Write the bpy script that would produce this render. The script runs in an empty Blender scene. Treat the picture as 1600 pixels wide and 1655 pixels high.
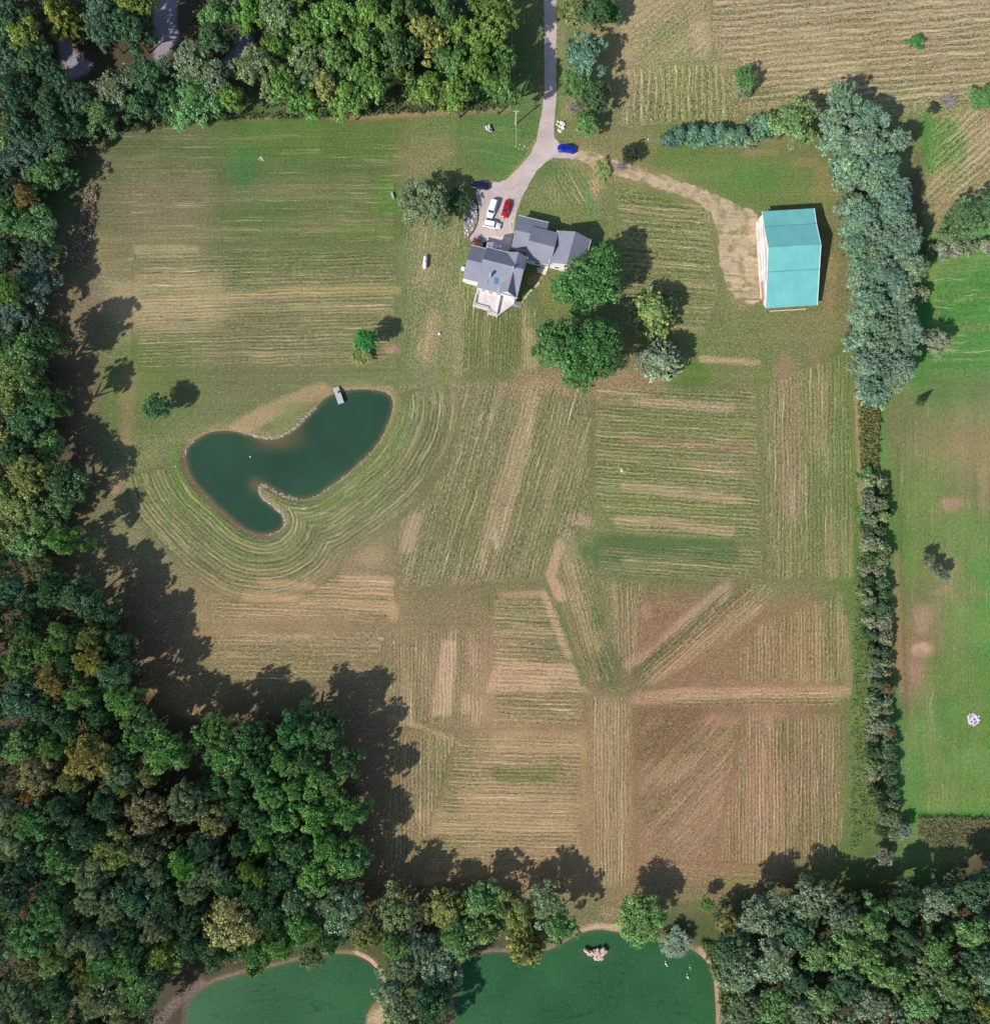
import bpy, math, random
import numpy as np

# ------------------------------------------------------------------ scene, camera, light
scene = bpy.context.scene
random.seed(7)
rng = np.random.default_rng(7)
S = 0.16            # metres per photo pixel on the ground
H = 200.0           # drone height above the ground
CX, CY = 800.0, 827.5

cam_d = bpy.data.cameras.new("drone_camera")
cam = bpy.data.objects.new("drone_camera", cam_d)
scene.collection.objects.link(cam)
cam.location = (0, 0, H)
cam.rotation_euler = (0, 0, 0)
cam_d.sensor_fit = 'HORIZONTAL'
cam_d.sensor_width = 36.0
cam_d.lens = 36.0 * H / (1600 * S)
cam_d.clip_start = 1.0
cam_d.clip_end = 3000.0
scene.camera = cam

SUN_EL = math.radians(41.0)
SH_ANG = math.radians(40.5)         # direction the shadows fall, from +X towards +Y
world = bpy.data.worlds.new("World")
scene.world = world
world.use_nodes = True
wn = world.node_tree
wn.nodes.clear()
sky = wn.nodes.new("ShaderNodeTexSky")
sky.sky_type = 'NISHITA'
sky.sun_disc = False
sky.sun_elevation = SUN_EL
sky.sun_rotation = math.radians(90.0 - 40.5 + 180.0)
sky.air_density = 1.0
sky.dust_density = 0.6
bg = wn.nodes.new("ShaderNodeBackground")
bg.inputs['Strength'].default_value = 0.135
wo = wn.nodes.new("ShaderNodeOutputWorld")
wn.links.new(sky.outputs[0], bg.inputs[0])
wn.links.new(bg.outputs[0], wo.inputs[0])

sun_d = bpy.data.lights.new("sun", 'SUN')
sun_d.energy = 4.6
sun_d.angle = math.radians(0.55)
sun_d.color = (1.0, 0.97, 0.925)
sun = bpy.data.objects.new("sun", sun_d)
scene.collection.objects.link(sun)
sun.rotation_euler = (math.radians(90) - SUN_EL, 0, SH_ANG - math.radians(90))
sun.location = (-150, -130, 160)

vs = scene.view_settings
vs.view_transform = 'Standard'
vs.look = 'None'
vs.gamma = 1.0
vs.use_curve_mapping = False
vs.exposure = 0.0
scene.cycles.max_bounces = 5
scene.cycles.diffuse_bounces = 2
scene.cycles.transmission_bounces = 2
scene.cycles.use_adaptive_sampling = True

COL = scene.collection


# ------------------------------------------------------------------ helpers
def W(px, py, z=0.0):
    k = 1.0 - z / H
    return ((px - CX) * S * k, (CY - py) * S * k, z)


def lin(c):
    return tuple((v / 255.0 / 12.92) if v <= 10 else ((v / 255.0 + 0.055) / 1.055) ** 2.4 for v in c[:3])


def linA(a):
    a = np.asarray(a, float) / 255.0
    return np.where(a <= 0.04045, a / 12.92, ((a + 0.055) / 1.055) ** 2.4)


def tag(o, label=None, cat=None, group=None, kind=None):
    if label: o['label'] = label
    if cat: o['category'] = cat
    if group: o['group'] = group
    if kind: o['kind'] = kind
    return o


def mesh_np(name, verts, faces, mat=None, smooth=False):
    verts = np.asarray(verts, dtype=np.float32)
    faces = np.asarray(faces, dtype=np.int32)
    me = bpy.data.meshes.new(name)
    me.vertices.add(len(verts))
    me.vertices.foreach_set("co", verts.ravel())
    k = faces.shape[1]
    me.loops.add(faces.size)
    me.loops.foreach_set("vertex_index", faces.ravel())
    me.polygons.add(len(faces))
    me.polygons.foreach_set("loop_start", np.arange(0, faces.size, k, dtype=np.int32))
    me.polygons.foreach_set("loop_total", np.full(len(faces), k, dtype=np.int32))
    if smooth:
        me.polygons.foreach_set("use_smooth", np.ones(len(faces), dtype=bool))
    me.update(calc_edges=True)
    if mat: me.materials.append(mat)
    return me


def mesh_py(name, verts, faces, mat=None, smooth=False):
    me = bpy.data.meshes.new(name)
    me.from_pydata([tuple(v) for v in verts], [], [tuple(f) for f in faces])
    me.update()
    if smooth:
        for p in me.polygons: p.use_smooth = True
    if mat: me.materials.append(mat)
    return me


def obj(name, me, parent=None, loc=None, rz=None, scale=None):
    o = bpy.data.objects.new(name, me)
    COL.objects.link(o)
    if parent is not None: o.parent = parent
    if loc is not None: o.location = loc
    if rz is not None: o.rotation_euler = (0, 0, rz)
    if scale is not None: o.scale = scale
    return o


def empty(name, loc=(0, 0, 0), rz=0.0):
    o = bpy.data.objects.new(name, None)
    o.empty_display_size = 0.3
    COL.objects.link(o)
    o.location = loc
    o.rotation_euler = (0, 0, rz)
    return o


class MB:
    """collects shapes into one mesh"""
    def __init__(s): s.v = []; s.f = []

    def add(s, vs_, fs):
        n = len(s.v)
        s.v += [tuple(v) for v in vs_]
        s.f += [tuple(i + n for i in f) for f in fs]
        return s

    def box(s, c, size, rz=0.0, taper=1.0):
        hx, hy, hz = size[0] / 2, size[1] / 2, size[2] / 2
        ca, sa = math.cos(rz), math.sin(rz)
        vs_ = []
        for z, t in ((-hz, 1.0), (hz, taper)):
            for x, y in ((-hx, -hy), (hx, -hy), (hx, hy), (-hx, hy)):
                x, y = x * t, y * t
                vs_.append((c[0] + x * ca - y * sa, c[1] + x * sa + y * ca, c[2] + z))
        return s.add(vs_, [(0, 3, 2, 1), (4, 5, 6, 7), (0, 1, 5, 4), (1, 2, 6, 5), (2, 3, 7, 6), (3, 0, 4, 7)])

    def tube(s, pts, radii, n=8, caps=True):
        pts = [np.array(p, float) for p in pts]
        if not hasattr(radii, '__len__'): radii = [radii] * len(pts)
        rings = []
        for i, p in enumerate(pts):
            a = pts[max(i - 1, 0)]; b = pts[min(i + 1, len(pts) - 1)]
            d = b - a; d /= (np.linalg.norm(d) + 1e-9)
            up = np.array((0, 0, 1.0)) if abs(d[2]) < 0.9 else np.array((1.0, 0, 0))
            u = np.cross(d, up); u /= np.linalg.norm(u); w = np.cross(d, u)
            rings.append([p + radii[i] * (math.cos(t) * u + math.sin(t) * w) for t in np.linspace(0, 2 * math.pi, n, endpoint=False)])
        vs_ = [q for r in rings for q in r]
        fs = []
        for i in range(len(rings) - 1):
            for j in range(n):
                fs.append((i * n + j, i * n + (j + 1) % n, (i + 1) * n + (j + 1) % n, (i + 1) * n + j))
        if caps:
            fs.append(tuple(range(n - 1, -1, -1)))
            fs.append(tuple((len(rings) - 1) * n + j for j in range(n)))
        return s.add(vs_, fs)

    def prism(s, poly, z0, z1):
        n = len(poly)
        vs_ = [(p[0], p[1], z0) for p in poly] + [(p[0], p[1], z1) for p in poly]
        fs = [tuple(range(n - 1, -1, -1)), tuple(range(n, 2 * n))]
        fs += [(i, (i + 1) % n, n + (i + 1) % n, n + i) for i in range(n)]
        return s.add(vs_, fs)

    def slab(s, quad, th):
        """a sheet through the given points, thickened downwards"""
        n = len(quad)
        vs_ = [tuple(q) for q in quad] + [(q[0], q[1], q[2] - th) for q in quad]
        fs = [tuple(range(n)), tuple(range(2 * n - 1, n - 1, -1))]
        fs += [(i, n + i, n + (i + 1) % n, (i + 1) % n) for i in range(n)]
        return s.add(vs_, fs)

    def rock(s, c, r, seed=0, flat=0.7):
        rr = random.Random(seed)
        vs_ = []
        sc = (r * rr.uniform(.8, 1.25), r * rr.uniform(.7, 1.1), r * flat)
        a = rr.uniform(0, 6.28)
        for z, k, n in ((-.6, .8, 5), (.15, 1.0, 5), (.8, .55, 4)):
            for j in range(n):
                t = 2 * math.pi * j / n + z
                x = math.cos(t) * k * rr.uniform(.8, 1.15) * sc[0]; y = math.sin(t) * k * rr.uniform(.8, 1.15) * sc[1]
                vs_.append((c[0] + x * math.cos(a) - y * math.sin(a), c[1] + x * math.sin(a) + y * math.cos(a), c[2] + z * sc[2] * rr.uniform(.85, 1.15)))
        fs = [(4, 3, 2, 1, 0)]
        for j in range(5): fs.append((j, (j + 1) % 5, 5 + (j + 1) % 5, 5 + j))
        fs += [(5, 6, 11, 10), (6, 7, 11), (7, 8, 12, 11), (8, 9, 13, 12), (9, 5, 10, 13), (10, 11, 12, 13)]
        return s.add(vs_, fs)

    def build(s, name, mat, parent=None, smooth=False, fix=True):
        me = mesh_py(name, s.v, s.f, mat, smooth)
        if fix:
            import bmesh
            bm = bmesh.new(); bm.from_mesh(me)
            bmesh.ops.recalc_face_normals(bm, faces=bm.faces)
            bm.to_mesh(me); bm.free()
        return obj(name, me, parent)


def attr_color(me, name, arr):
    a = me.color_attributes.new(name, 'FLOAT_COLOR', 'POINT')
    if arr.shape[1] == 3: arr = np.concatenate([arr, np.ones((len(arr), 1))], 1)
    a.data.foreach_set("color", arr.astype(np.float32).ravel())


def attr_vec(me, name, arr):
    a = me.attributes.new(name, 'FLOAT_VECTOR', 'POINT')
    a.data.foreach_set("vector", arr.astype(np.float32).ravel())


def attr_f(me, name, arr):
    a = me.attributes.new(name, 'FLOAT', 'POINT')
    a.data.foreach_set("value", arr.astype(np.float32).ravel())


# value noise on arrays, for irregular outlines and patch colours
_NT = rng.random((257, 257))


def vnoise(x, y, seed=0):
    x = x + seed * 37.17; y = y + seed * 91.7
    xi = np.floor(x).astype(int); yi = np.floor(y).astype(int)
    fx = x - xi; fy = y - yi
    fx = fx * fx * (3 - 2 * fx); fy = fy * fy * (3 - 2 * fy)
    g = lambda a, b: _NT[a % 257, b % 257]
    return (g(xi, yi) * (1 - fx) + g(xi + 1, yi) * fx) * (1 - fy) + (g(xi, yi + 1) * (1 - fx) + g(xi + 1, yi + 1) * fx) * fy


def fnoise(x, y, seed=0, oct=3):
    t = 0; a = 1; s = 0
    for o in range(oct):
        t = t + a * (vnoise(x * 2 ** o, y * 2 ** o, seed + o) - .5); s += a; a *= .55
    return t / s * 2


def sd_poly(px, py, poly):
    """signed distance (negative inside), same units as the input"""
    P = np.asarray(poly, float)
    d2 = np.full(px.shape, 1e18); inside = np.zeros(px.shape, bool)
    n = len(P)
    for i in range(n):
        a = P[i]; b = P[(i + 1) % n]; e = b - a
        wx = px - a[0]; wy = py - a[1]
        t = np.clip((wx * e[0] + wy * e[1]) / (e @ e + 1e-12), 0, 1)
        d2 = np.minimum(d2, (wx - e[0] * t) ** 2 + (wy - e[1] * t) ** 2)
        if a[1] != b[1]:
            c = ((a[1] > py) != (b[1] > py)) & (px < (b[0] - a[0]) * (py - a[1]) / (b[1] - a[1]) + a[0])
            inside ^= c
    d = np.sqrt(d2)
    return np.where(inside, -d, d)


def sstep(a, b, x):
    t = np.clip((x - a) / (b - a), 0, 1)
    return t * t * (3 - 2 * t)


def smooth_poly(pts, it=2):
    P = [tuple(p) for p in pts]
    for _ in range(it):
        Q = []
        for i in range(len(P)):
            a = P[i]; b = P[(i + 1) % len(P)]
            Q.append((a[0] * .75 + b[0] * .25, a[1] * .75 + b[1] * .25)); Q.append((a[0] * .25 + b[0] * .75, a[1] * .25 + b[1] * .75))
        P = Q
    return P


def smooth_line(pts, it=2):
    P = [tuple(p) for p in pts]
    for _ in range(it):
        Q = [P[0]]
        for i in range(len(P) - 1):
            a = P[i]; b = P[i + 1]
            Q.append((a[0] * .75 + b[0] * .25, a[1] * .75 + b[1] * .25)); Q.append((a[0] * .25 + b[0] * .75, a[1] * .25 + b[1] * .75))
        Q.append(P[-1]); P = Q
    return P


# ------------------------------------------------------------------ material helpers
class NT:
    def __init__(s, name):
        s.m = bpy.data.materials.new(name); s.m.use_nodes = True
        s.t = s.m.node_tree; s.t.nodes.clear()
        s.out = s.n("ShaderNodeOutputMaterial")

    def n(s, typ, **kw):
        nd = s.t.nodes.new(typ)
        for k, v in kw.items(): setattr(nd, k, v)
        return nd

    def l(s, a, b): s.t.links.new(a, b)

    def inp(s, sock, v):
        if isinstance(v, bpy.types.NodeSocket): s.l(v, sock)
        elif v is not None: sock.default_value = v

    def math(s, op, a, b=None, c=None, clamp=False):
        nd = s.n("ShaderNodeMath", operation=op, use_clamp=clamp)
        s.inp(nd.inputs[0], a)
        if b is not None: s.inp(nd.inputs[1], b)
        if c is not None: s.inp(nd.inputs[2], c)
        return nd.outputs[0]

    def mapr(s, v, a, b, c, d, clamp=True):
        nd = s.n("ShaderNodeMapRange"); nd.clamp = clamp
        s.inp(nd.inputs[0], v)
        for i, q in enumerate((a, b, c, d)): s.inp(nd.inputs[i + 1], q)
        return nd.outputs[0]

    def mix(s, f, a, b, mode='MIX'):
        nd = s.n("ShaderNodeMix", data_type='RGBA', blend_type=mode)
        s.inp(nd.inputs[0], f)
        for sock, v in ((nd.inputs[6], a), (nd.inputs[7], b)):
            if isinstance(v, bpy.types.NodeSocket): s.l(v, sock)
            else: sock.default_value = (v[0], v[1], v[2], 1)
        return nd.outputs[2]

    def noise(s, vec, scale, detail=2.0, rough=.5, dist=0.0, d3='3D'):
        nd = s.n("ShaderNodeTexNoise"); nd.noise_dimensions = d3
        if vec is not None: s.l(vec, nd.inputs['Vector'])
        nd.inputs['Scale'].default_value = scale; nd.inputs['Detail'].default_value = detail
        nd.inputs['Roughness'].default_value = rough; nd.inputs['Distortion'].default_value = dist
        return nd.outputs['Fac']

    def vor(s, vec, scale, feature='F1', out='Distance', rnd=1.0):
        nd = s.n("ShaderNodeTexVoronoi"); nd.feature = feature
        if vec is not None: s.l(vec, nd.inputs['Vector'])
        nd.inputs['Scale'].default_value = scale; nd.inputs['Randomness'].default_value = rnd
        return nd.outputs[out]

    def obj_co(s): return s.n("ShaderNodeTexCoord").outputs['Object']
    def geo(s): return s.n("ShaderNodeNewGeometry").outputs['Position']

    def attr(s, name, out='Color'):
        nd = s.n("ShaderNodeAttribute"); nd.attribute_name = name; return nd.outputs[out]

    def comb(s, x, y, z=0.0):
        nd = s.n("ShaderNodeCombineXYZ")
        for i, v in enumerate((x, y, z)): s.inp(nd.inputs[i], v)
        return nd.outputs[0]

    def sep(s, v):
        nd = s.n("ShaderNodeSeparateXYZ"); s.l(v, nd.inputs[0]); return nd.outputs

    def bump(s, h, strength=.5, dist=.1):
        nd = s.n("ShaderNodeBump"); nd.inputs['Strength'].default_value = strength; nd.inputs['Distance'].default_value = dist
        s.l(h, nd.inputs['Height']); return nd.outputs[0]

    def pbr(s, col, rough=.8, spec=.3, metal=0.0, normal=None, **kw):
        p = s.n("ShaderNodeBsdfPrincipled")
        if isinstance(col, bpy.types.NodeSocket): s.l(col, p.inputs['Base Color'])
        else: p.inputs['Base Color'].default_value = (*col[:3], 1)
        s.inp(p.inputs['Roughness'], rough)
        p.inputs['Specular IOR Level'].default_value = spec
        p.inputs['Metallic'].default_value = metal
        if normal is not None: s.l(normal, p.inputs['Normal'])
        for k, v in kw.items(): p.inputs[k].default_value = v
        s.l(p.outputs[0], s.out.inputs[0])
        return s.m


def simple(name, rgb, rough=.6, var=.12, scale=3.0, spec=.3, metal=0.0, **kw):
    t = NT(name); c = lin(rgb)
    n = t.noise(t.obj_co(), scale, 4, .6)
    v = t.mapr(n, .3, .7, 1 - var, 1 + var)
    cc = t.mix(1.0, c, t.comb(v, v, v), 'MULTIPLY')
    return t.pbr(cc, rough, spec, metal, **kw)


# ------------------------------------------------------------------ ponds (outline in photo pixels on the ground)
pond_main = [(280 + x / 4, 560 + y / 4) for x, y in (
    (80, 680), (95, 640), (160, 590), (240, 550), (330, 540), (430, 555), (500, 575), (580, 598), (650, 595), (720, 575), (790, 530),
    (850, 465), (920, 400), (960, 345), (1030, 305), (1100, 285), (1180, 272), (1300, 278), (1380, 295), (1415, 330), (1418, 400),
    (1380, 520), (1300, 660), (1190, 760), (1100, 840), (1000, 910), (930, 960), (860, 985), (780, 978), (700, 950), (640, 915),
    (580, 885), (550, 900), (548, 950), (590, 1000), (660, 1050), (710, 1100), (715, 1150), (680, 1190), (620, 1215), (540, 1212),
    (460, 1185), (380, 1120), (290, 1040), (210, 960), (150, 900), (110, 840), (85, 780), (72, 720))]
pond_main = smooth_poly(pond_main, 1)
pond_sw = smooth_poly([(296, 1740), (298, 1655), (302, 1618), (341, 1590), (400, 1574), (455, 1562), (500, 1549), (536, 1544), (578, 1545), (608, 1565), (621, 1595),
                       (618, 1612), (598, 1628), (588, 1655), (590, 1740)], 2)
pond_s = smooth_poly([(733, 1740), (733, 1655), (736, 1590), (745, 1555), (790, 1540), (850, 1545), (899, 1536), (928, 1516), (959, 1504), (999, 1509), (1070, 1522),
                      (1113, 1533), (1141, 1553), (1155, 1578), (1158, 1655), (1158, 1740)], 2)

# ------------------------------------------------------------------ ground: colour table sampled every 100 px (sunlit colour of the soil and turf)
F = (88, 76, 58)
T = (146, 124, 90)
ROWS = [
 [F,F,F,F,F,F,F,F,(88,112,58),(112,118,76),(170,142,104),T,T,T,T,(168,142,108),(168,142,108)],
 [F,F,F,F,F,F,F,F,(84,112,56),(104,116,68),(164,138,98),(128,130,76),T,(172,143,108),(162,134,100),(156,130,96),(158,130,98)],
 [F,(72,84,54),(106,106,74),(110,110,74),(92,116,60),(98,120,60),(112,118,66),(108,120,66),(90,122,62),(100,116,62),(118,114,74),(108,118,62),(128,118,78),(118,118,74),(140,120,80),(104,124,62),(166,138,100)],
 [(70,75,55),(84,92,60),(120,110,80),(124,110,82),(106,114,70),(114,116,72),(122,118,78),(112,115,70),(104,118,64),(108,120,68),(118,118,70),(102,122,60),(98,122,58),(116,118,68),F,(110,125,66),(152,128,92)],
 [F,(112,105,74),(128,116,84),(130,118,84),(114,116,72),(118,116,72),(122,118,76),(136,126,88),(100,115,62),(108,118,66),(108,120,66),(106,118,66),(156,130,94),(120,112,70),F,(78,130,60),(78,150,68)],
 [F,(118,98,78),(150,132,98),(156,136,100),(132,120,84),(134,124,86),(125,118,78),(126,122,82),(104,112,64),(108,112,70),(112,115,70),(116,116,72),(110,118,64),(118,115,68),F,(68,135,60),(70,150,66)],
 [F,(108,84,70),(114,114,70),(114,112,72),(114,110,74),(116,110,74),(108,116,68),(138,128,92),(130,115,82),(122,108,74),(136,110,82),(98,118,58),(112,115,66),(122,114,74),F,(92,125,64),(108,128,74)],
 [F,(104,86,72),(110,112,68),(116,112,76),(114,112,74),(116,112,76),(112,112,72),(116,108,74),(136,118,86),(118,112,74),(112,112,64),(116,108,72),(134,116,88),(112,115,60),(106,102,54),(132,124,80),(142,128,86)],
 [F,(98,80,62),(114,112,74),(104,120,62),(108,116,66),(110,116,66),(118,124,78),(118,108,76),(132,114,84),(110,110,68),(116,118,66),(126,112,78),(132,114,86),(112,112,62),(96,118,56),(116,128,70),(128,120,80)],
 [F,(112,98,72),(124,114,80),(120,114,78),(116,118,74),(128,120,84),(146,122,90),(116,108,76),(120,106,76),(126,112,80),(96,110,62),(94,108,60),(112,108,64),(126,108,68),(84,120,52),(106,128,66),(98,135,64)],
 [F,F,(112,92,72),(142,120,88),(154,128,94),(150,124,92),(142,120,86),(126,112,80),(136,112,82),(120,110,72),(142,108,78),(142,106,78),(142,110,76),(144,112,80),(94,112,54),(134,120,84),(92,142,64)],
 [F,F,(104,82,66),(126,108,76),(126,112,78),(118,106,72),(128,112,80),(146,120,92),(162,130,100),(142,115,82),(124,108,76),(138,106,78),(144,112,78),(152,116,84),(98,114,54),(118,116,76),(62,136,60)],
 [F,F,F,F,F,F,(126,106,78),(124,108,76),(154,128,92),(142,118,84),(142,112,80),(132,98,74),(140,106,78),(142,108,80),(104,114,58),(72,142,60),(66,146,60)],
 [F,F,F,F,F,F,(118,96,72),(136,118,86),(162,132,98),(152,125,92),(152,118,88),(142,106,80),(158,119,90),(144,110,82),(98,118,56),(66,144,58),(72,148,60)],
 [F,F,F,F,F,F,(116,96,72),(146,120,84),(152,125,88),(152,122,88),(152,118,86),(150,112,84),(148,115,82),(124,114,70),(84,108,54),(74,128,58),F],
 [F,F,F,F,F,F,F,F,(90,88,58),(120,108,76),(96,100,60),(92,98,58),(92,98,58),F,F,F,F],
 [F,F,F,F,F,(84,92,54),(96,110,56),(90,95,55),F,F,F,(100,110,56),F,F,F,F,F],
 [F]*17,
]
GT = np.array(ROWS, float)
for _r in range(2, 8): GT[_r, 14] = (116, 116, 72)


def table(px, py):
    gx = np.clip(px / 100.0, 0, 15.999); gy = np.clip(py / 100.0, 0, 16.999)
    xi = gx.astype(int); yi = gy.astype(int)
    fx = (gx - xi)[..., None]; fy = (gy - yi)[..., None]
    fx = fx * fx * (3 - 2 * fx) * .5 + fx * .5; fy = fy * fy * (3 - 2 * fy) * .5 + fy * .5
    return (GT[yi, xi] * (1 - fx) + GT[yi, xi + 1] * fx) * (1 - fy) + (GT[yi + 1, xi] * (1 - fx) + GT[yi + 1, xi + 1] * fx) * fy


# grid lines: 4 px inside the frame, coarse beyond it
ax = np.concatenate([[-9000, -4000, -2000, -900, -400, -200, -100], np.arange(-48, 1652, 4), [1700, 1800, 2000, 2500, 3600, 5600, 10600]])
ay = np.concatenate([[-9000, -4000, -2000, -900, -400, -200, -100], np.arange(-48, 1708, 4), [1760, 1860, 2060, 2560, 3660, 5660, 10660]])
PX, PY = np.meshgrid(ax.astype(float), ay.astype(float))
nx, ny = len(ax), len(ay)
PX = PX.ravel(); PY = PY.ravel()
wobx = fnoise(PX / 60, PY / 60, 3) * 16; woby = fnoise(PX / 60, PY / 60, 5) * 16
GC = table(np.clip(PX + wobx, 0, 1600), np.clip(PY + woby, 0, 1700))
SA = np.zeros((len(PX), 3)); SA[:, 0] = -PY * S; SA[:, 1] = PX * S
SB = np.zeros((len(PX), 3)); SB[:, 0] = PX * S; SB[:, 1] = -PY * S
SPK = np.full(len(PX), .55)      # amount of loose straw
edge = fnoise(PX / 20, PY / 20, 9, 4) * 1.15
blot = fnoise(PX / 34, PY / 34, 12, 4)


def paint(poly, col, a=1.0, soft=6, rough=3.0, spk=None, mod=0.0):
    sd = sd_poly(PX, PY, poly) + edge * rough
    m = (1 - sstep(-soft, soft, sd)) * a
    if mod: m = m * np.clip(1 + blot * mod, 0, 1.4)
    m = np.clip(m, 0, 1)
    GC[:] = GC * (1 - m[:, None]) + np.array(col, float) * m[:, None]
    if spk is not None: SPK[:] = SPK * (1 - m) + spk * m


def spot(x, y, rx, ry, col, a=1.0, ang=0.0, spk=None, rough=.55):
    dx = PX - x; dy = PY - y; c, s_ = math.cos(math.radians(ang)), math.sin(math.radians(ang))
    r = np.sqrt(((dx * c + dy * s_) / rx) ** 2 + ((-dx * s_ + dy * c) / ry) ** 2) + edge * rough
    m = np.clip((1 - sstep(.35, 1.15, r)) * a, 0, 1)
    GC[:] = GC * (1 - m[:, None]) + np.array(col, float) * m[:, None]
    if spk is not None: SPK[:] = SPK * (1 - m) + spk * m


def band(line, w, col, a=1.0, soft=3, rough=1.5, spk=None):
    d = np.full(PX.shape, 1e9)
    for (x0, y0), (x1, y1) in zip(line[:-1], line[1:]):
        e = (x1 - x0, y1 - y0); L = e[0] ** 2 + e[1] ** 2
        t = np.clip(((PX - x0) * e[0] + (PY - y0) * e[1]) / L, 0, 1)
        d = np.minimum(d, np.hypot(PX - x0 - t * e[0], PY - y0 - t * e[1]))
    m = np.clip((1 - sstep(w / 2 - soft / 2, w / 2 + soft, d + edge * rough)) * a, 0, 1)
    GC[:] = GC * (1 - m[:, None]) + np.array(col, float) * m[:, None]
    if spk is not None: SPK[:] = SPK * (1 - m) + spk * m


def streak(poly, ang, w, freq=1.0, layer=0, soft=22, spk=None):
    """mowing or stubble rows: ang = direction the rows run, degrees, photo y down"""
    sd = sd_poly(PX, PY, poly) + edge * 2
    m = 1 - sstep(-soft, 0, sd)
    A = SA if layer == 0 else SB
    c, s_ = math.cos(math.radians(ang)), math.sin(math.radians(ang))
    v = PX * c + PY * s_; u = -PX * s_ + PY * c
    k = m > 0
    A[k, 0] = (u * S * freq)[k]; A[k, 1] = (v * S)[k]; A[k, 2] = (m * w)[k]
    if spk is not None: SPK[:] = np.where(k, spk, SPK)


R = lambda x0, y0, x1, y1: [(x0, y0), (x1, y0), (x1, y1), (x0, y1)]

# --- rows
SA[:, 2] = 0.12; SB[:, 2] = 0.10
streak(R(140, 195, 660, 620), -0.6, .30, 1.0)
streak(R(215, 395, 650, 600), -1.5, .85, 1.1)
streak(R(180, 200, 650, 520), 90, .22, 1.0, layer=1)
streak([(640, 300), (760, 300), (760, 600), (640, 600)], 100, .35, 1.1, spk=.8)
streak([(735, 400), (880, 500), (880, 610), (730, 610)], 92, .6, 1.2)
streak([(640, 615), (960, 610), (960, 830), (880, 940), (640, 960)], 106, .75, .9, soft=16)
streak([(640, 615), (1000, 610), (980, 690), (640, 680)], 5, .25, 1.0, layer=1)
streak([(960, 620), (1225, 625), (1235, 880), (1000, 870), (955, 800)], 3.5, 1.0, 1.0, soft=14)
streak([(960, 870), (1240, 880), (1240, 930), (1180, 945), (960, 935)], 4.5, 1.0, 1.1)
streak([(1225, 620), (1380, 560), (1385, 940), (1235, 940)], 90, .7, 1.0, soft=14)
streak([(1390, 640), (1640, 640), (1640, 1330), (1450, 1330), (1440, 800)], 90, .16, .5)
streak([(1500, 410), (1640, 410), (1640, 620), (1490, 620)], -3, .3, .4)
streak([(990, 290), (1150, 330), (1165, 480), (1140, 545), (1000, 540)], 5, 1.0, .75)
streak([(1150, 340), (1230, 345), (1230, 495), (1170, 480)], 3, 1.0, .8)
streak([(900, 250), (990, 280), (980, 340), (850, 340)], 60, .4, 1.0)
streak([(640, 930), (640, 1010), (340, 1010), (330, 900), (500, 900)], 2, .95, 1.0)
streak([(330, 1010), (700, 1010), (700, 1110), (330, 1110)], 1, .6, .9)
streak([(620, 1010), (790, 1010), (790, 1180), (620, 1180)], 91, .7, 1.1)
streak([(620, 1180), (770, 1180), (745, 1300), (640, 1420), (610, 1420)], 91, .8, 1.0)
streak([(790, 955), (900, 955), (955, 1120), (945, 1180), (790, 1180)], 2.5, 1.0, .9)
streak([(740, 1180), (945, 1180), (945, 1390), (680, 1420), (700, 1320)], 1, 1.0, 1.0)
streak([(890, 860), (960, 900), (1000, 1040), (1010, 1110), (950, 1110), (900, 980)], 74, .7, 1.0)
streak([(945, 1120), (1025, 1120), (1025, 1440), (955, 1440)], 90, 1.0, 1.15)
streak([(960, 930), (1050, 935), (1040, 1100), (1000, 1100)], 89, .7, 1.1)
streak([(1020, 1125), (1030, 1060), (1160, 945), (1240, 930), (1265, 960), (1160, 1060)], -42, 1.0, 1.0)
streak([(1230, 1000), (1370, 950), (1375, 1110), (1200, 1110), (1180, 1060)], 90, .9, 1.1)
streak([(1020, 1112), (1365, 1108), (1365, 1148), (1030, 1148)], -1, .95, 1.1)
streak([(1030, 1148), (1240, 1150), (1200, 1400), (1028, 1400)], -48, .55, 1.2)
streak([(1200, 1150), (1368, 1150), (1370, 1400), (1150, 1410)], 90, 1.0, 1.15)
streak([(1030, 1390), (1300, 1400), (1250, 1440), (1030, 1430)], 4, .6, 1.0)
streak([(1000, -60), (1640, -60), (1640, 170), (1450, 190), (1190, 180), (1150, 60)], -5, 1.5, .62, spk=1.0)
streak([(1000, 95), (1195, 95), (1195, 200), (1000, 205)], 89, 1.5, .58, spk=1.0)
streak([(1000, -40), (1150, -40), (1150, 95), (1000, 110)], -38, .7, .8, spk=1.0)
streak([(1500, 180), (1640, 150), (1640, 330), (1490, 330)], -42, 1.5, .7, spk=1.0)
for _pl in ([(1000, -60), (1640, -60), (1640, 170), (1450, 190), (1190, 180), (1150, 60)], [(1000, 95), (1195, 95), (1195, 200), (1000, 205)], [(1000, -40), (1150, -40), (1150, 95), (1000, 110)], [(1500, 180), (1640, 150), (1640, 330), (1490, 330)]):
    _m = sd_poly(PX, PY, _pl) < 0
    SPK[_m] = 1.35
streak([(740, 160), (900, 200), (870, 300), (740, 260)], 10, .2)
SA[:, 2] *= 1.25; SAc = SA.copy()

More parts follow.
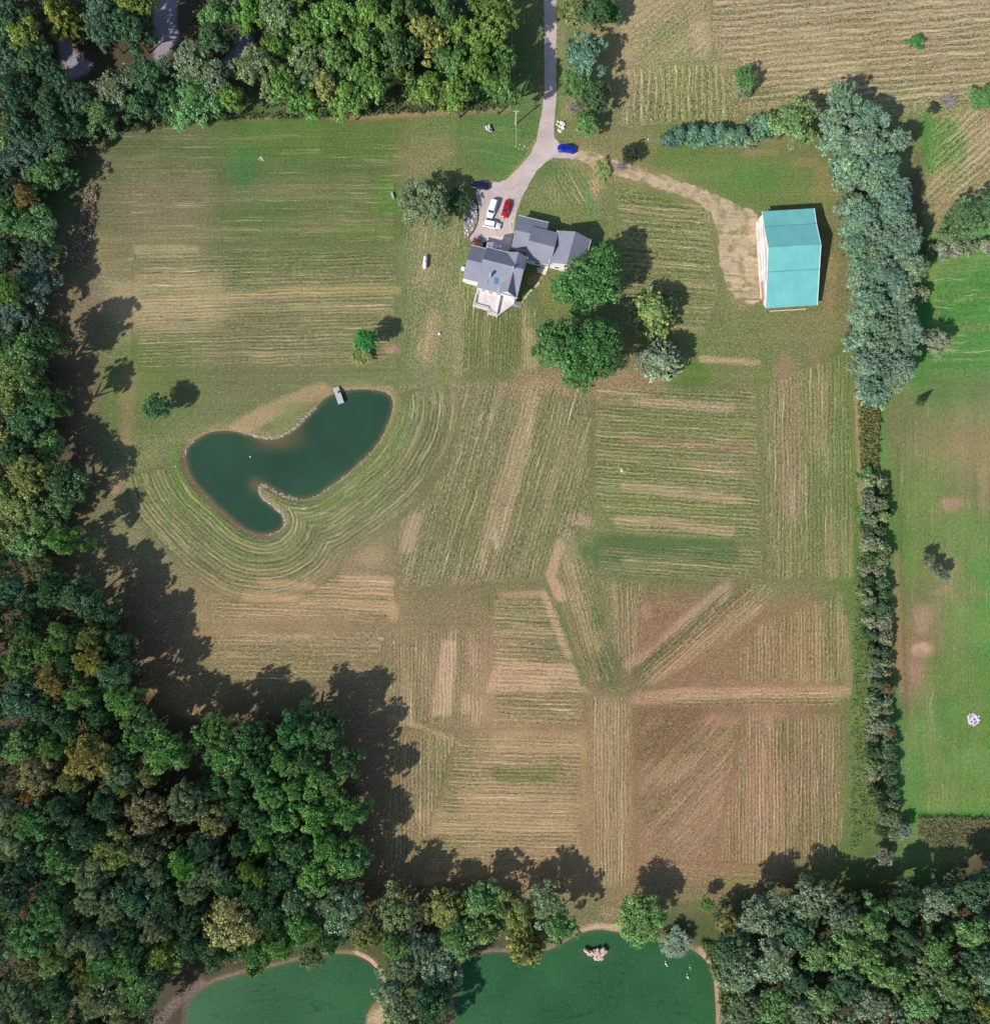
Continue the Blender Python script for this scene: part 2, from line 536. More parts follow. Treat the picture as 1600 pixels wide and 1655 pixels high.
# --- pond rings
sdm = sd_poly(PX, PY, pond_main)
ring = (sdm > 6) & (sdm < 150) & ((PY - 700) > -(PX - 640) * 0.3 - 60)
ang_p = np.arctan2(PY - 760, PX - 500)
cutN = sstep(600, 690, PY) * np.where(PX < 330, sstep(700, 800, PY), 1.0)
wr = (1 - sstep(85, 120, sdm + edge * 6)) * sstep(6, 14, sdm) * cutN
wr = np.where(PY > 1000, 0, wr)
upd = (wr > .12) & ring
SA[upd, 0] = (sdm * S * .92)[upd]; SA[upd, 1] = (ang_p * 40)[upd]; SA[upd, 2] = (wr * 1.25)[upd]
SPK[upd] = .25

# --- broad tints
paint(R(150, 550, 330, 700), (102, 116, 62), .6, 30, 14)
paint(R(180, 215, 620, 300), (90, 106, 60), .6, 24, 12)
paint(R(330, 300, 640, 440), (98, 106, 62), .5, 30, 16)
paint(R(430, 300, 650, 440), (106, 116, 64), .4, 30, 16)
paint([(640, 330), (1000, 330), (1000, 610), (640, 610)], (100, 116, 64), .5, 26, 14)
paint([(1000, 640), (1225, 650), (1225, 930), (960, 920)], (108, 120, 62), .6, 26, 14)
paint(R(1228, 560, 1385, 960), (108, 118, 62), .55, 28, 16)
paint([(640, 640), (960, 640), (930, 960), (650, 960)], (112, 112, 72), .45, 30, 16)
paint([(820, 930), (1000, 930), (1000, 1120), (900, 1100)], (108, 110, 68), .5, 24, 14)
paint(R(680, 1190, 760, 1400), (118, 112, 70), .4, 20, 12)
_g = (1 - sstep(40, 100, sdm)) * (sdm > 0) * .5
GC[:] = GC * (1 - _g[:, None]) + np.array((114, 120, 74)) * _g[:, None]
GC[:] = GC * np.array((.955, .995, 1.01))
# --- colour patches, left upper field
paint(R(205, 278, 335, 348), (130, 114, 90), .6, 26, 10)
paint(R(195, 350, 330, 395), (126, 114, 88), .5, 20, 8)
paint(R(370, 205, 640, 262), (92, 120, 56), .65, 14)
spot(395, 270, 26, 50, (72, 116, 62), .7)
paint([(600, 285), (640, 285), (645, 345), (606, 345)], (88, 124, 52), .85, 6)
paint(R(375, 325, 470, 372), (88, 112, 60), .6, 10)
paint(R(150, 370, 195, 440), (124, 118, 74), .5)
paint([(170, 450), (355, 445), (365, 515), (330, 525), (190, 520)], (172, 152, 112), .8, 18, 10)
paint([(215, 395), (322, 395), (322, 408), (215, 410)], (168, 152, 112), .8, 3)
band([(360, 482), (480, 470), (640, 468)], 12, (170, 150, 104), .8, 4)
band([(360, 500), (500, 496), (620, 497)], 7, (172, 152, 108), .7, 3)
band([(220, 368), (640, 372)], 3, (150, 140, 94), .5, 3)
band([(330, 322), (640, 318)], 3, (150, 140, 100), .5, 3)
paint(R(375, 410, 420, 470), (98, 112, 62), .5, 9)
band([(560, 375), (640, 378)], 20, (104, 124, 58), .5, 8)
spot(232, 585, 42, 40, (96, 120, 56), .7)
spot(235, 620, 60, 60, (104, 118, 60), .5)
band([(208, 600), (203, 720)], 18, (148, 122, 92), .6, 10)
band([(195, 760), (185, 790)], 16, (166, 132, 106), .8, 5)
band([(230, 745), (275, 705), (292, 722)], 6, (112, 128, 66), .6, 4)
spot(150, 345, 9, 60, (120, 98, 92), .5)
spot(130, 395, 16, 22, (176, 146, 120), .9, spk=1.3)
spot(128, 412, 14, 16, (176, 146, 120), .9, spk=1.3)
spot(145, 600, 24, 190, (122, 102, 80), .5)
spot(260, 1040, 60, 130, (118, 98, 78), .5)
spot(560, 1180, 90, 90, (116, 96, 78), .5)
spot(310, 1130, 60, 30, (138, 108, 76), .7, spk=1.3)
band([(386, 192), (455, 190)], 5, (150, 126, 96), .6)
band([(536, 188), (610, 186), (700, 178), (820, 176)], 10, (152, 126, 92), .9, 5)
band([(180, 212), (240, 206), (300, 200), (340, 196)], 4, (140, 118, 90), .5)
# near the pond
band([(385, 692), (430, 668), (500, 640), (520, 632)], 26, (170, 142, 108), .9, 6, spk=1.0)
m_n = (sdm > 0) & (PY < 712)
GC[m_n] = GC[m_n] * .0 + GC[m_n]
rim = (1 - sstep(1.5, 5.5, sdm + edge * 1.2)) * (sdm > -12)
GC[:] = GC * (1 - rim[:, None]) + np.array((150, 126, 98)) * rim[:, None]
west = rim * (1 - sstep(300, 330, PX)) + rim * (1 - sstep(0, 14, np.abs(PY - (700 + (PX - 290) * .95)) - 14)) * (PY > 760) * (PX < 460)
ring2 = np.exp(-((sdm - 9) / 4.5) ** 2) * (PY < 720)
GC[:] = GC * (1 - .5 * ring2[:, None]) + np.array((150, 128, 82)) * .5 * ring2[:, None]
wr_b = np.exp(-((sdm - 6) / 4.0) ** 2) * (PX < 470) * (PY > 720)
GC[:] = GC * (1 - .7 * wr_b[:, None]) + np.array((136, 104, 88)) * .7 * wr_b[:, None]
gband = np.exp(-((sdm - 17) / 8.0) ** 2) * (PX < 420) * (PY > 715)
GC[:] = GC * (1 - .75 * gband[:, None]) + np.array((92, 128, 52)) * .75 * gband[:, None]
gse = np.exp(-((sdm - 22) / 20.0) ** 2) * (PX > 440) * (PY > 650)
GC[:] = GC * (1 - .6 * gse[:, None]) + np.array((112, 130, 72)) * .6 * gse[:, None]
paint([(420, 790), (470, 805), (465, 830), (440, 815)], (128, 126, 74), .7, 3)
# round the house
paint([(745, 480), (800, 515), (860, 520), (875, 590), (830, 612), (750, 612)], (98, 108, 56), .75, 8)
band([(735, 470), (740, 600)], 14, (160, 140, 104), .5, 8, spk=1.2)
band([(700, 520), (690, 570)], 26, (164, 140, 100), .7, 10, spk=1.4)
spot(632, 562, 18, 12, (186, 140, 116), .95, spk=1.2)
spot(588, 575, 40, 14, (140, 122, 80), .5)
paint([(742, 395), (752, 395), (745, 452), (768, 462), (760, 478), (740, 470)], (92, 126, 56), .8, 4)
band([(715, 590), (722, 625)], 8, (106, 122, 52), .8)
spot(690, 440, 22, 30, (158, 136, 98), .6, spk=1.2)
paint([(640, 240), (720, 220), (740, 250), (650, 290)], (138, 124, 84), .5, 12)
paint([(775, 190), (850, 200), (858, 250), (820, 288), (790, 270), (775, 230)], (84, 124, 62), .8, 10)
paint([(850, 262), (900, 252), (985, 285), (975, 350), (900, 360), (848, 335)], (112, 122, 70), .7, 8)
spot(905, 275, 34, 14, (84, 118, 62), .6)
spot(953, 320, 12, 40, (84, 132, 64), .8)
spot(962, 305, 11, 26, (178, 140, 108), .9, spk=1.2)
spot(965, 335, 12, 12, (124, 136, 104), .6)
band([(845, 348), (870, 356)], 10, (98, 128, 56), .8)
spot(868, 452, 14, 14, (160, 124, 92), .9, spk=1.4)
paint([(850, 460), (862, 455), (862, 475), (845, 488), (836, 480)], (84, 134, 52), .9, 2)
paint([(868, 450), (925, 450), (930, 500), (880, 510)], (112, 122, 60), .8, 8)
band([(856, 540), (862, 590)], 16, (176, 148, 110), .7, 8, spk=1.2)
paint([(830, 600), (1000, 600), (1080, 625), (1000, 640), (820, 640)], (152, 122, 92), .7, 10, spk=1.1)
spot(1060, 605, 60, 18, (150, 114, 86), .8)
paint([(1000, 290), (1140, 335), (1160, 380), (1160, 440), (1180, 480), (1140, 540), (1030, 550), (985, 460), (985, 340)], (110, 120, 68), .7, 10)
spot(1120, 605, 46, 22, (88, 116, 48), .9)
spot(1236, 612, 26, 26, (98, 122, 54), .7)
band([(1135, 580), (1225, 586)], 8, (186, 152, 116), .9, 3, spk=1.4)
spot(1270, 590, 14, 30, (160, 124, 98), .7)
spot(1318, 575, 12, 26, (150, 120, 88), .6)
paint([(1050, 560), (1110, 560), (1100, 590), (1050, 600)], (120, 118, 66), .6)
paint([(1040, 240), (1220, 245), (1350, 260), (1350, 330), (1230, 338), (1150, 300), (1060, 270)], (98, 124, 60), .6, 12)
spot(1218, 290, 50, 24, (82, 124, 52), .7); spot(1330, 300, 24, 34, (150, 128, 82), .6)
spot(1305, 260, 30, 14, (150, 124, 86), .6); spot(1225, 247, 30, 8, (158, 128, 98), .7)
paint([(920, 210), (1060, 215), (1060, 260), (1000, 250), (930, 235)], (124, 118, 72), .7, 8)
band([(1340, 500), (1345, 420)], 12, (160, 128, 98), .5, 8); band([(1352, 340), (1362, 300)], 10, (160, 132, 98), .5, 6)
spot(1190, 505, 34, 14, (122, 118, 72), .5)
band([(930, 248), (1000, 272), (1090, 300), (1150, 330), (1195, 380), (1200, 480)], 34, (150, 132, 92), .6, 12, 4, spk=1.1)
# right middle block
band([(1028, 648), (1180, 660)], 13, (172, 144, 118), .8, 5, spk=1.2)
band([(1015, 690), (1210, 696)], 12, (112, 122, 62), .7, 8)
band([(1010, 712), (1215, 725)], 10, (140, 112, 86), .8, 6)
band([(1025, 745), (1125, 752)], 22, (100, 118, 58), .8, 8)
band([(1125, 752), (1205, 768)], 14, (150, 124, 86), .7, 6)
band([(1010, 786), (1195, 808)], 14, (166, 146, 108), .95, 4, rough=1)
band([(1010, 815), (1190, 828)], 14, (104, 122, 56), .85, 5)
band([(1000, 842), (1080, 845), (1178, 860)], 15, (172, 146, 110), .95, 4, rough=1)
paint([(962, 862), (1190, 872), (1195, 915), (960, 918)], (84, 104, 62), .75, 7)
band([(1010, 905), (1190, 918)], 5, (150, 140, 100), .6)
spot(950, 890, 24, 22, (78, 112, 60), .7)
spot(1006, 760, 7, 6, (230, 215, 190), .6)
band([(1385, 620), (1385, 700)], 5, (180, 150, 118), .7); band([(1382, 640), (1390, 800), (1392, 900)], 4, (176, 142, 116), .8, 2)
band([(1362, 560), (1366, 900), (1378, 1000), (1386, 1200), (1378, 1380)], 26, (94, 118, 58), .75, 10, 4)
band([(1325, 620), (1318, 720)], 28, (146, 132, 84), .6, 8)
band([(1270, 600), (1278, 820)], 40, (140, 116, 92), .6, 12)
spot(1220, 580, 20, 40, (112, 118, 66), .3)
# centre
band([(868, 615), (845, 690), (808, 790), (775, 915)], 14, (160, 138, 102), .8, 6)
band([(862, 650), (838, 760), (805, 880)], 14, (168, 140, 112), .75, 8, spk=1.4)
spot(800, 870, 7, 26, (200, 182, 160), .6, spk=1.5)
band([(885, 640), (858, 760), (838, 900)], 12, (108, 108, 66), .7, 8)
band([(760, 640), (730, 780), (698, 920)], 3, (148, 136, 96), .6)
paint([(755, 740), (780, 800), (770, 910), (745, 905), (735, 830)], (104, 110, 62), .6, 10)
band([(900, 700), (885, 800)], 30, (112, 112, 68), .6, 14)
band([(930, 700), (928, 800)], 30, (134, 120, 80), .5, 14)
band([(905, 880), (890, 930), (905, 965)], 15, (184, 152, 122), .95, 4, rough=1)
spot(940, 840, 28, 14, (176, 144, 118), .8, spk=1.3); spot(975, 820, 22, 16, (112, 128, 54), .7)
band([(880, 830), (872, 920)], 9, (96, 112, 60), .6); band([(915, 870), (930, 960), (960, 1040)], 22, (166, 140, 108), .55, 10, spk=1.2)
band([(900, 980), (925, 1060), (940, 1110)], 12, (98, 112, 62), .75, 5)
band([(795, 965), (840, 975), (838, 1000)], 34, (98, 110, 62), .5, 12)
band([(810, 962), (878, 960)], 10, (170, 140, 114), .8, 4, rough=1)
band([(880, 962), (898, 1010), (918, 1060)], 10, (180, 150, 122), .95, 3, rough=.8)
band([(830, 1010), (890, 1022)], 7, (170, 146, 108), .8, 4)
paint([(806, 1068), (926, 1072), (938, 1110), (956, 1119), (786, 1119), (790, 1100)], (186, 154, 124), .95, 3, 1)
spot(860, 1088, 30, 8, (150, 116, 94), .5); spot(915, 1102, 16, 7, (146, 116, 94), .5)
paint([(715, 1034), (738, 1036), (735, 1097), (729, 1158), (698, 1157), (704, 1102)], (190, 160, 134), .95, 3, 1)
paint([(746, 1125), (760, 1122), (764, 1152), (744, 1154)], (188, 156, 124), .8, 3, 1)
paint([(760, 1039), (773, 1040), (772, 1078), (758, 1078)], (168, 134, 112), .8, 3, 1)
band([(672, 838), (658, 885)], 18, (186, 152, 128), .8, 6)
band([(560, 938), (630, 940)], 15, (186, 152, 122), .8, 4)
band([(420, 940), (560, 955), (632, 962)], 9, (182, 152, 116), .8, 4)
band([(400, 965), (635, 982), (635, 995)], 15, (180, 152, 112), .8, 5)
band([(395, 985), (480, 990)], 10, (170, 140, 108), .6)
band([(400, 1028), (500, 1030)], 5, (178, 152, 120), .6, spk=1.3)
spot(690, 875, 12, 10, (96, 112, 66), .6); spot(600, 900, 30, 20, (168, 142, 108), .5)
spot(805, 985, 26, 26, (92, 110, 60), .5)
band([(630, 1160), (680, 1175), (740, 1200)], 5, (170, 140, 108), .8, 3, spk=1.2)
# lower centre
paint([(800, 1180), (945, 1180), (945, 1225), (790, 1225)], (176, 146, 108), .6, 8)
paint([(790, 1240), (905, 1240), (900, 1268), (800, 1266)], (98, 106, 52), .85, 6)
paint([(740, 1272), (925, 1276), (925, 1318), (740, 1318)], (172, 142, 106), .6, 7)
paint([(690, 1330), (930, 1328), (930, 1350), (690, 1350)], (178, 150, 112), .75, 6)
spot(725, 1250, 30, 30, (98, 108, 62), .6); spot(900, 1240, 20, 30, (104, 104, 60), .5)
spot(700, 1320, 40, 16, (176, 146, 116), .5); spot(690, 1360, 40, 12, (128, 112, 72), .4)
band([(690, 1425), (780, 1408), (830, 1402)], 8, (178, 144, 106), .6)
band([(900, 1120), (930, 1122), (935, 1160)], 20, (120, 108, 72), .4, 10)
band([(942, 1200), (948, 1330)], 10, (170, 142, 102), .5, 6)
band([(985, 1150), (990, 1400)], 44, (168, 138, 100), .45, 12)
spot(985, 1080, 30, 50, (96, 102, 62), .6); spot(965, 1000, 14, 30, (84, 112, 58), .6)
band([(1016, 1075), (1070, 1030), (1174, 947)], 14, (180, 144, 118), .8, 5)
band([(1030, 1088), (1100, 1030), (1200, 950)], 13, (100, 96, 66), .75, 5)
band([(1055, 1100), (1130, 1045), (1220, 985)], 14, (172, 138, 108), .6, 8)
paint([(1040, 965), (1130, 945), (1120, 975), (1060, 1040), (1030, 1060)], (132, 96, 70), .6, 8)
spot(1045, 990, 9, 16, (184, 134, 110), .6)
band([(1030, 1130), (1100, 1122), (1365, 1118)], 17, (188, 148, 118), .75, 6, spk=1.0)
spot(1045, 1132, 28, 8, (160, 112, 96), .7)
paint([(1032, 1150), (1150, 1148), (1120, 1210), (1060, 1240), (1030, 1230)], (116, 90, 62), .8, 12)
spot(1165, 1165, 34, 14, (164, 118, 96), .6); spot(1190, 1185, 24, 16, (110, 98, 52), .5)
spot(1060, 1310, 46, 40, (116, 96, 66), .6); spot(1090, 1250, 50, 16, (176, 140, 112), .6, -35)
band([(1235, 1150), (1235, 1380)], 50, (176, 136, 108), .4, 18)
paint([(1255, 1160), (1290, 1160), (1290, 1230), (1255, 1230)], (112, 104, 60), .8, 8)
band([(1300, 1000), (1300, 1100)], 60, (150, 122, 70), .4, 16); band([(1365, 1000), (1372, 1110)], 12, (180, 142, 112), .5)
spot(1330, 1330, 34, 60, (124, 108, 66), .5); band([(1280, 1270), (1285, 1390)], 22, (120, 106, 66), .5, 8)
band([(1400, 1140), (1412, 1300)], 24, (104, 116, 60), .6, 10, 4)
spot(1200, 1425, 60, 12, (124, 122, 60), .6)
# neighbour's lawn on the right
paint([(1505, 420), (1560, 412), (1640, 412), (1640, 590), (1500, 600), (1470, 640), (1480, 560), (1510, 500)], (80, 132, 62), .9, 6, 6)
band([(1500, 600), (1560, 600), (1600, 595)], 14, (96, 134, 64), .5, 8)
band([(1502, 425), (1560, 414), (1600, 414)], 5, (118, 146, 76), .8); band([(1506, 430), (1512, 520)], 10, (122, 146, 70), .7)
band([(1425, 660), (1432, 800), (1436, 900), (1440, 1000)], 14, (92, 138, 62), .7, 6)
band([(1452, 720), (1456, 900), (1465, 1200), (1462, 1330)], 3, (92, 104, 62), .7, 2)
band([(1448, 900), (1455, 1120)], 10, (140, 122, 86), .7, 6)
spot(1540, 815, 22, 14, (176, 132, 104), .8); spot(1515, 830, 12, 20, (142, 126, 84), .5); spot(1560, 840, 24, 26, (98, 136, 62), .6)
spot(1490, 830, 26, 60, (120, 136, 76), .5); spot(1590, 780, 12, 60, (176, 142, 108), .5)
spot(1520, 915, 52, 36, (136, 126, 84), .7); spot(1520, 955, 30, 8, (166, 134, 108), .7, -15)
spot(1492, 1000, 20, 30, (160, 138, 110), .7, spk=.9); spot(1488, 1050, 20, 14, (190, 172, 140), .9, spk=1.4)
spot(1484, 1085, 18, 40, (146, 126, 104), .7); spot(1560, 1010, 60, 40, (100, 140, 66), .7)
paint([(1500, 1065), (1640, 1060), (1640, 1330), (1480, 1330), (1475, 1180)], (88, 134, 58), .85, 26, 16)
spot(1520, 1150, 34, 50, (72, 134, 62), .6); spot(1470, 1240, 30, 80, (80, 138, 68), .6)
band([(1445, 1100), (1450, 1300)], 14, (58, 130, 62), .7, 5)
band([(1470, 1316), (1600, 1316)], 8, (60, 132, 52), .8, 3)
spot(1500, 1345, 20, 26, (74, 150, 62), .6); spot(1530, 1380, 60, 16, (84, 128, 60), .7)
paint([(1480, 700), (1640, 690), (1640, 760), (1480, 770)], (142, 126, 84), .4, 16)
for (x, y, a_, b_, c_) in ((1475, 760, 60, 20, (110, 126, 70)), (1560, 720, 50, 16, (150, 128, 92)), (1480, 890, 16, 60, (112, 132, 70)), (1580, 880, 30, 20, (120, 132, 74)), (1560, 960, 50, 14, (128, 128, 80)), (1500, 1120, 40, 16, (110, 130, 74)), (1580, 1230, 34, 40, (96, 142, 72)), (1530, 1290, 60, 20, (92, 136, 64)), (1555, 480, 60, 8, (104, 132, 66)), (1560, 530, 50, 6, (108, 128, 70)), (1500, 1200, 26, 40, (96, 144, 74))):
    spot(x, y, a_, b_, c_, .5, rough=.8)
# top right
paint([(1060, 110), (1180, 110), (1185, 200), (1060, 200)], (112, 126, 60), .55, 12, spk=.9)
spot(1080, 60, 30, 20, (112, 128, 66), .6); spot(1130, 60, 26, 34, (196, 162, 132), .6)
paint([(1160, 60), (1450, 40), (1450, 110), (1180, 110)], (168, 138, 98), .3, 20)
paint([(1340, 40), (1460, 30), (1470, 150), (1360, 150)], (136, 124, 78), .5, 18)
paint([(1530, 20), (1600, 30), (1600, 130), (1520, 90)], (132, 122, 80), .5, 18)
spot(1535, 100, 26, 18, (186, 152, 128), .8, spk=1.2)
paint([(1450, 120), (1480, 115), (1480, 180), (1450, 180)], (128, 130, 84), .7, 8)
paint([(1490, 185), (1540, 190), (1570, 230), (1555, 275), (1500, 290), (1488, 240)], (74, 132, 50), .9, 6)
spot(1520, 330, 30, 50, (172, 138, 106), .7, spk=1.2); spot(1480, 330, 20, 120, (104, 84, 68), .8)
band([(880, 0), (876, 180)], 14, (112, 116, 70), .5, 6); band([(905, 0), (905, 200)], 10, (96, 128, 60), .7, 5)
spot(906, 60, 9, 40, (160, 132, 108), .5); spot(920, 175, 16, 20, (150, 134, 104), .7)
band([(867, 225), (850, 255), (822, 288)], 5, (168, 142, 98), .8, 2)
# the clearings in the north wood, bare violet grey mud
mud = (158, 148, 166)
paint([(248, -60), (285, -60), (285, 40), (292, 62), (270, 85), (272, 115), (262, 120), (250, 90), (246, 30)], mud, .95, 4, spk=.2)
paint([(92, 55), (112, 60), (122, 85), (148, 102), (140, 118), (115, 128), (98, 95)], mud, .95, 4, spk=.2)
paint([(382, 40), (410, 60), (405, 90), (362, 112), (362, 95), (378, 75)], (148, 138, 154), .95, 4, spk=.2)
# banks of the lower ponds
for pol in (pond_sw, pond_s):
    q = sd_poly(PX, PY, pol)
    b = np.exp(-((q - 3) / 4.0) ** 2)
    GC[:] = GC * (1 - .7 * b[:, None]) + np.array((140, 110, 92)) * .7 * b[:, None]
band([(932, 1508), (965, 1497), (1003, 1500)], 9, (190, 152, 130), .9, 3, spk=1.2)
band([(575, 1540), (600, 1555), (614, 1572)], 7, (192, 150, 128), .9, 2)
spot(612, 1640, 16, 22, (196, 164, 136), .9, spk=1.5)
band([(250, 1660), (285, 1620), (325, 1590)], 14, (112, 92, 92), .8, 5)
band([(1132, 1535), (1158, 1580), (1162, 1655)], 7, (176, 142, 122), .8, 3)
band([(1150, 1535), (1170, 1570)], 14, (98, 130, 50), .8, 4)
spot(985, 1475, 24, 20, (142, 118, 88), .8, spk=1.3)
band([(1030, 1440), (1002, 1450)], 30, (150, 118, 86), .6, 8)

for _pl, _v in ((R(120, 185, 655, 400), .12), (R(150, 400, 660, 700), .28), ([(1395, 640), (1700, 640), (1700, 1330), (1440, 1330)], .14), (R(1480, 405, 1700, 660), .10), (R(1040, 235, 1360, 340), .25), (R(740, 180, 880, 290), .25)):
    _m = 1 - sstep(-10, 14, sd_poly(PX, PY, _pl) + edge * 8)
    SPK[:] = SPK * (1 - _m) + _v * _m
_w = sstep(950, 1080, PY) * sstep(980, 1040, PX) * (1 - sstep(1350, 1385, PX)) * (1 - sstep(1410, 1450, PY))
GC[:] = GC * (1 + _w[:, None] * np.array((.02, -.03, -.03)))
_w = sstep(880, 960, PY) * (1 - sstep(940, 1000, PX)) * (1 - sstep(1430, 1470, PY))
GC[:] = GC * (1 + _w[:, None] * np.array((.045, -.005, -.02)))
_w = sstep(1380, 1440, PX) * sstep(900, 1100, PY)
GC[:] = GC * (1 + _w[:, None] * np.array((.16, -.04, .05)))
# forest floor is duller and carries no straw
LUM = GC.mean(1)
SPK *= sstep(78, 100, LUM)
SA[:, 2] *= sstep(70, 96, LUM); SB[:, 2] *= sstep(70, 96, LUM)

# --- height: flat field, the ponds are scooped out of it
WATER_Z = -0.55


def ground_z(px, py, fine=True):
    z = np.zeros(np.shape(px))
    for pol in (pond_main, pond_sw, pond_s):
        d = sd_poly(px, py, pol) * S
        z = np.minimum(z, np.where(d > 0, WATER_Z + np.minimum(d * .34, -WATER_Z), np.maximum(WATER_Z + d * .6, -2.4)))
    return z


GZ = ground_z(PX, PY)
verts = np.stack([(PX - CX) * S, (CY - PY) * S, GZ], 1)
I, J = np.meshgrid(np.arange(nx - 1), np.arange(ny - 1))
a0 = (J * nx + I).ravel()
faces = np.stack([a0, a0 + nx, a0 + nx + 1, a0 + 1], 1)


def ground_material():
    t = NT("field_turf")
    pos = t.geo()
    base = t.attr("soil")
    x, y, z = t.sep(pos)
    heights = []; strands = []
    col = base
    # large soft mottling
    big = t.noise(pos, .11, 4, .6)
    v = t.mapr(big, .3, .7, .90, 1.10)
    col = t.mix(1.0, col, t.comb(v, v, t.mapr(big, .3, .7, .94, 1.06)), 'MULTIPLY')
    hue = t.noise(pos, .45, 4, .65)
    col = t.mix(t.mapr(hue, .52, .74, 0, .34), col, t.mix(1.0, col, (0.78, .96, 0.70), 'MULTIPLY'))
    col = t.mix(t.mapr(hue, .48, .28, 0, .36), col, t.mix(1.0, col, (1.10, 1.0, .92), 'MULTIPLY'))
    spk0 = t.attr("straw", 'Fac')
    straw = lin((200, 180, 134)); dark = (0.56, 0.60, 0.50)
    for nm, amp in (("rows_a", 1.0), ("rows_b", .8)):
        u, vv, w = t.sep(t.attr(nm, 'Vector'))
        jit = t.math('MULTIPLY', t.math('SUBTRACT', t.noise(pos, .13, 3), .5), 1.1)
        uu = t.math('MULTIPLY', t.math('ADD', u, jit), 1.22)
        n1 = t.noise(t.comb(t.math('MULTIPLY', uu, 1.15), t.math('MULTIPLY', vv, .04)), 1.0, 3.5, .78)
        brk = t.mapr(t.noise(t.comb(t.math('MULTIPLY', uu, .9), t.math('MULTIPLY', vv, .35)), 1.0, 3, .6), .36, .60, .25, 1.1)
        sw = t.n("ShaderNodeMath", operation='SINE'); t.l(t.math('MULTIPLY', uu, 2 * math.pi / 1.25), sw.inputs[0])
        rowv = t.math('ADD', t.math('MULTIPLY', t.mapr(n1, .36, .64, -1, 1, False), .75), t.math('MULTIPLY', sw.outputs[0], .55))
        val = t.math('MULTIPLY', t.math('MULTIPLY', rowv, w), t.math('MULTIPLY', brk, amp))
        col = t.mix(t.mapr(val, .12, 1.3, 0, .66), col, t.mix(t.mapr(spk0, .9, 1.3, 0, 1), straw, lin((226, 198, 160))))
        col = t.mix(t.mapr(val, -.05, -1.1, 0, .85), col, t.mix(1.0, col, dark, 'MULTIPLY'))
        if nm == "rows_a":
            # swaths: long bands where more green or more thatch shows
            sw_ = t.noise(t.comb(t.math('MULTIPLY', uu, .26), t.math('MULTIPLY', vv, .018)), 1.0, 4, .62)
            wsw = t.mapr(w, .1, .7, .25, 1)
            col = t.mix(t.math('MULTIPLY', t.mapr(sw_, .51, .62, 0, .55), wsw), col, t.mix(1.0, col, (0.68, .84, 0.60), 'MULTIPLY'))
            col = t.mix(t.math('MULTIPLY', t.mapr(sw_, .47, .36, 0, .35), wsw), col, lin((178, 152, 112)))
        heights.append(t.math('MULTIPLY', val, .6))
        if nm == "rows_a":
            cl = t.noise(t.comb(t.math('MULTIPLY', uu, 1.9), t.math('MULTIPLY', vv, .035), 3.0), 1.0, 2.5, .8)
            cm = t.mapr(t.noise(t.comb(t.math('MULTIPLY', uu, .6), t.math('MULTIPLY', vv, .09), 9.0), 1.0, 3, .6), .44, .58, 0, 1)
            col = t.mix(t.math('MULTIPLY', t.math('MULTIPLY', t.mapr(cl, .575, .66, 0, .85), cm), t.mapr(w, .1, .5, 0, 1)), col, lin((222, 204, 160)))
            col = t.mix(t.math('MULTIPLY', t.math('MULTIPLY', t.mapr(cl, .42, .35, 0, .7), cm), t.mapr(w, .1, .5, 0, 1)), col, lin((70, 66, 40)))
        st_ = t.noise(t.comb(t.math('MULTIPLY', uu, 3.4), t.math('MULTIPLY', vv, 1.1)), 1.0, 2.5, .75, .3)
        strands.append((st_, w))
    spk = t.attr("straw", 'Fac')
    for st_, w in strands[:1]:
        ww = t.mapr(w, 0, .6, .35, 1)
        col = t.mix(t.math('MULTIPLY', t.mapr(st_, .53, .70, 0, .8), t.math('MULTIPLY', ww, t.mapr(spk, 0, .6, .25, 1))), col, lin((214, 190, 146)))
        col = t.mix(t.math('MULTIPLY', t.mapr(st_, .47, .32, 0, .85), ww), col, t.mix(1.0, col, (0.46, 0.50, 0.40), 'MULTIPLY'))
        heights.append(t.math('MULTIPLY', st_, .8))
    # loose clippings: short bright flecks and dark gaps between them
    s1 = t.noise(pos, 2.4, 3.5, .82, .6)
    s2 = t.noise(t.comb(t.math('MULTIPLY', x, 1.0), t.math('MULTIPLY', y, 1.0), 7.0), 4.4, 2, .7, .4)
    fl = t.math('MULTIPLY', t.mapr(s1, .50, .72, 0, 1), spk)
    col = t.mix(t.math('MULTIPLY', fl, .85), col, lin((212, 186, 144)))
    fl2 = t.math('MULTIPLY', t.mapr(s2, .56, .72, 0, .75), spk)
    col = t.mix(fl2, col, lin((214, 192, 152)))
    dk = t.math('MULTIPLY', t.mapr(s1, .50, .33, 0, 1), t.mapr(spk, 0, 1, .45, 1.1))
    col = t.mix(dk, col, t.mix(1.0, col, (0.50, 0.56, 0.46), 'MULTIPLY'))
    dk2 = t.math('MULTIPLY', t.mapr(s2, .48, .33, 0, .9), t.mapr(spk, 0, 1, .4, 1.0))
    col = t.mix(dk2, col, t.mix(1.0, col, (0.6, 0.64, 0.55), 'MULTIPLY'))
    h = t.math('ADD', t.math('ADD', t.math('ADD', heights[0], heights[1]), heights[2]), t.math('ADD', s1, t.math('MULTIPLY', s2, .6)))
    s3 = t.noise(pos, 7.5, 2, .7)
    kk = t.mapr(s3, .3, .7, .62, 1.42)
    col = t.mix(t.mapr(spk, 0, .5, .45, 1.0), col, t.mix(1.0, col, t.comb(kk, kk, kk), 'MULTIPLY'))
    nrm = t.bump(h, .6, .25)
    return t.pbr(col, .95, .12, normal=nrm)


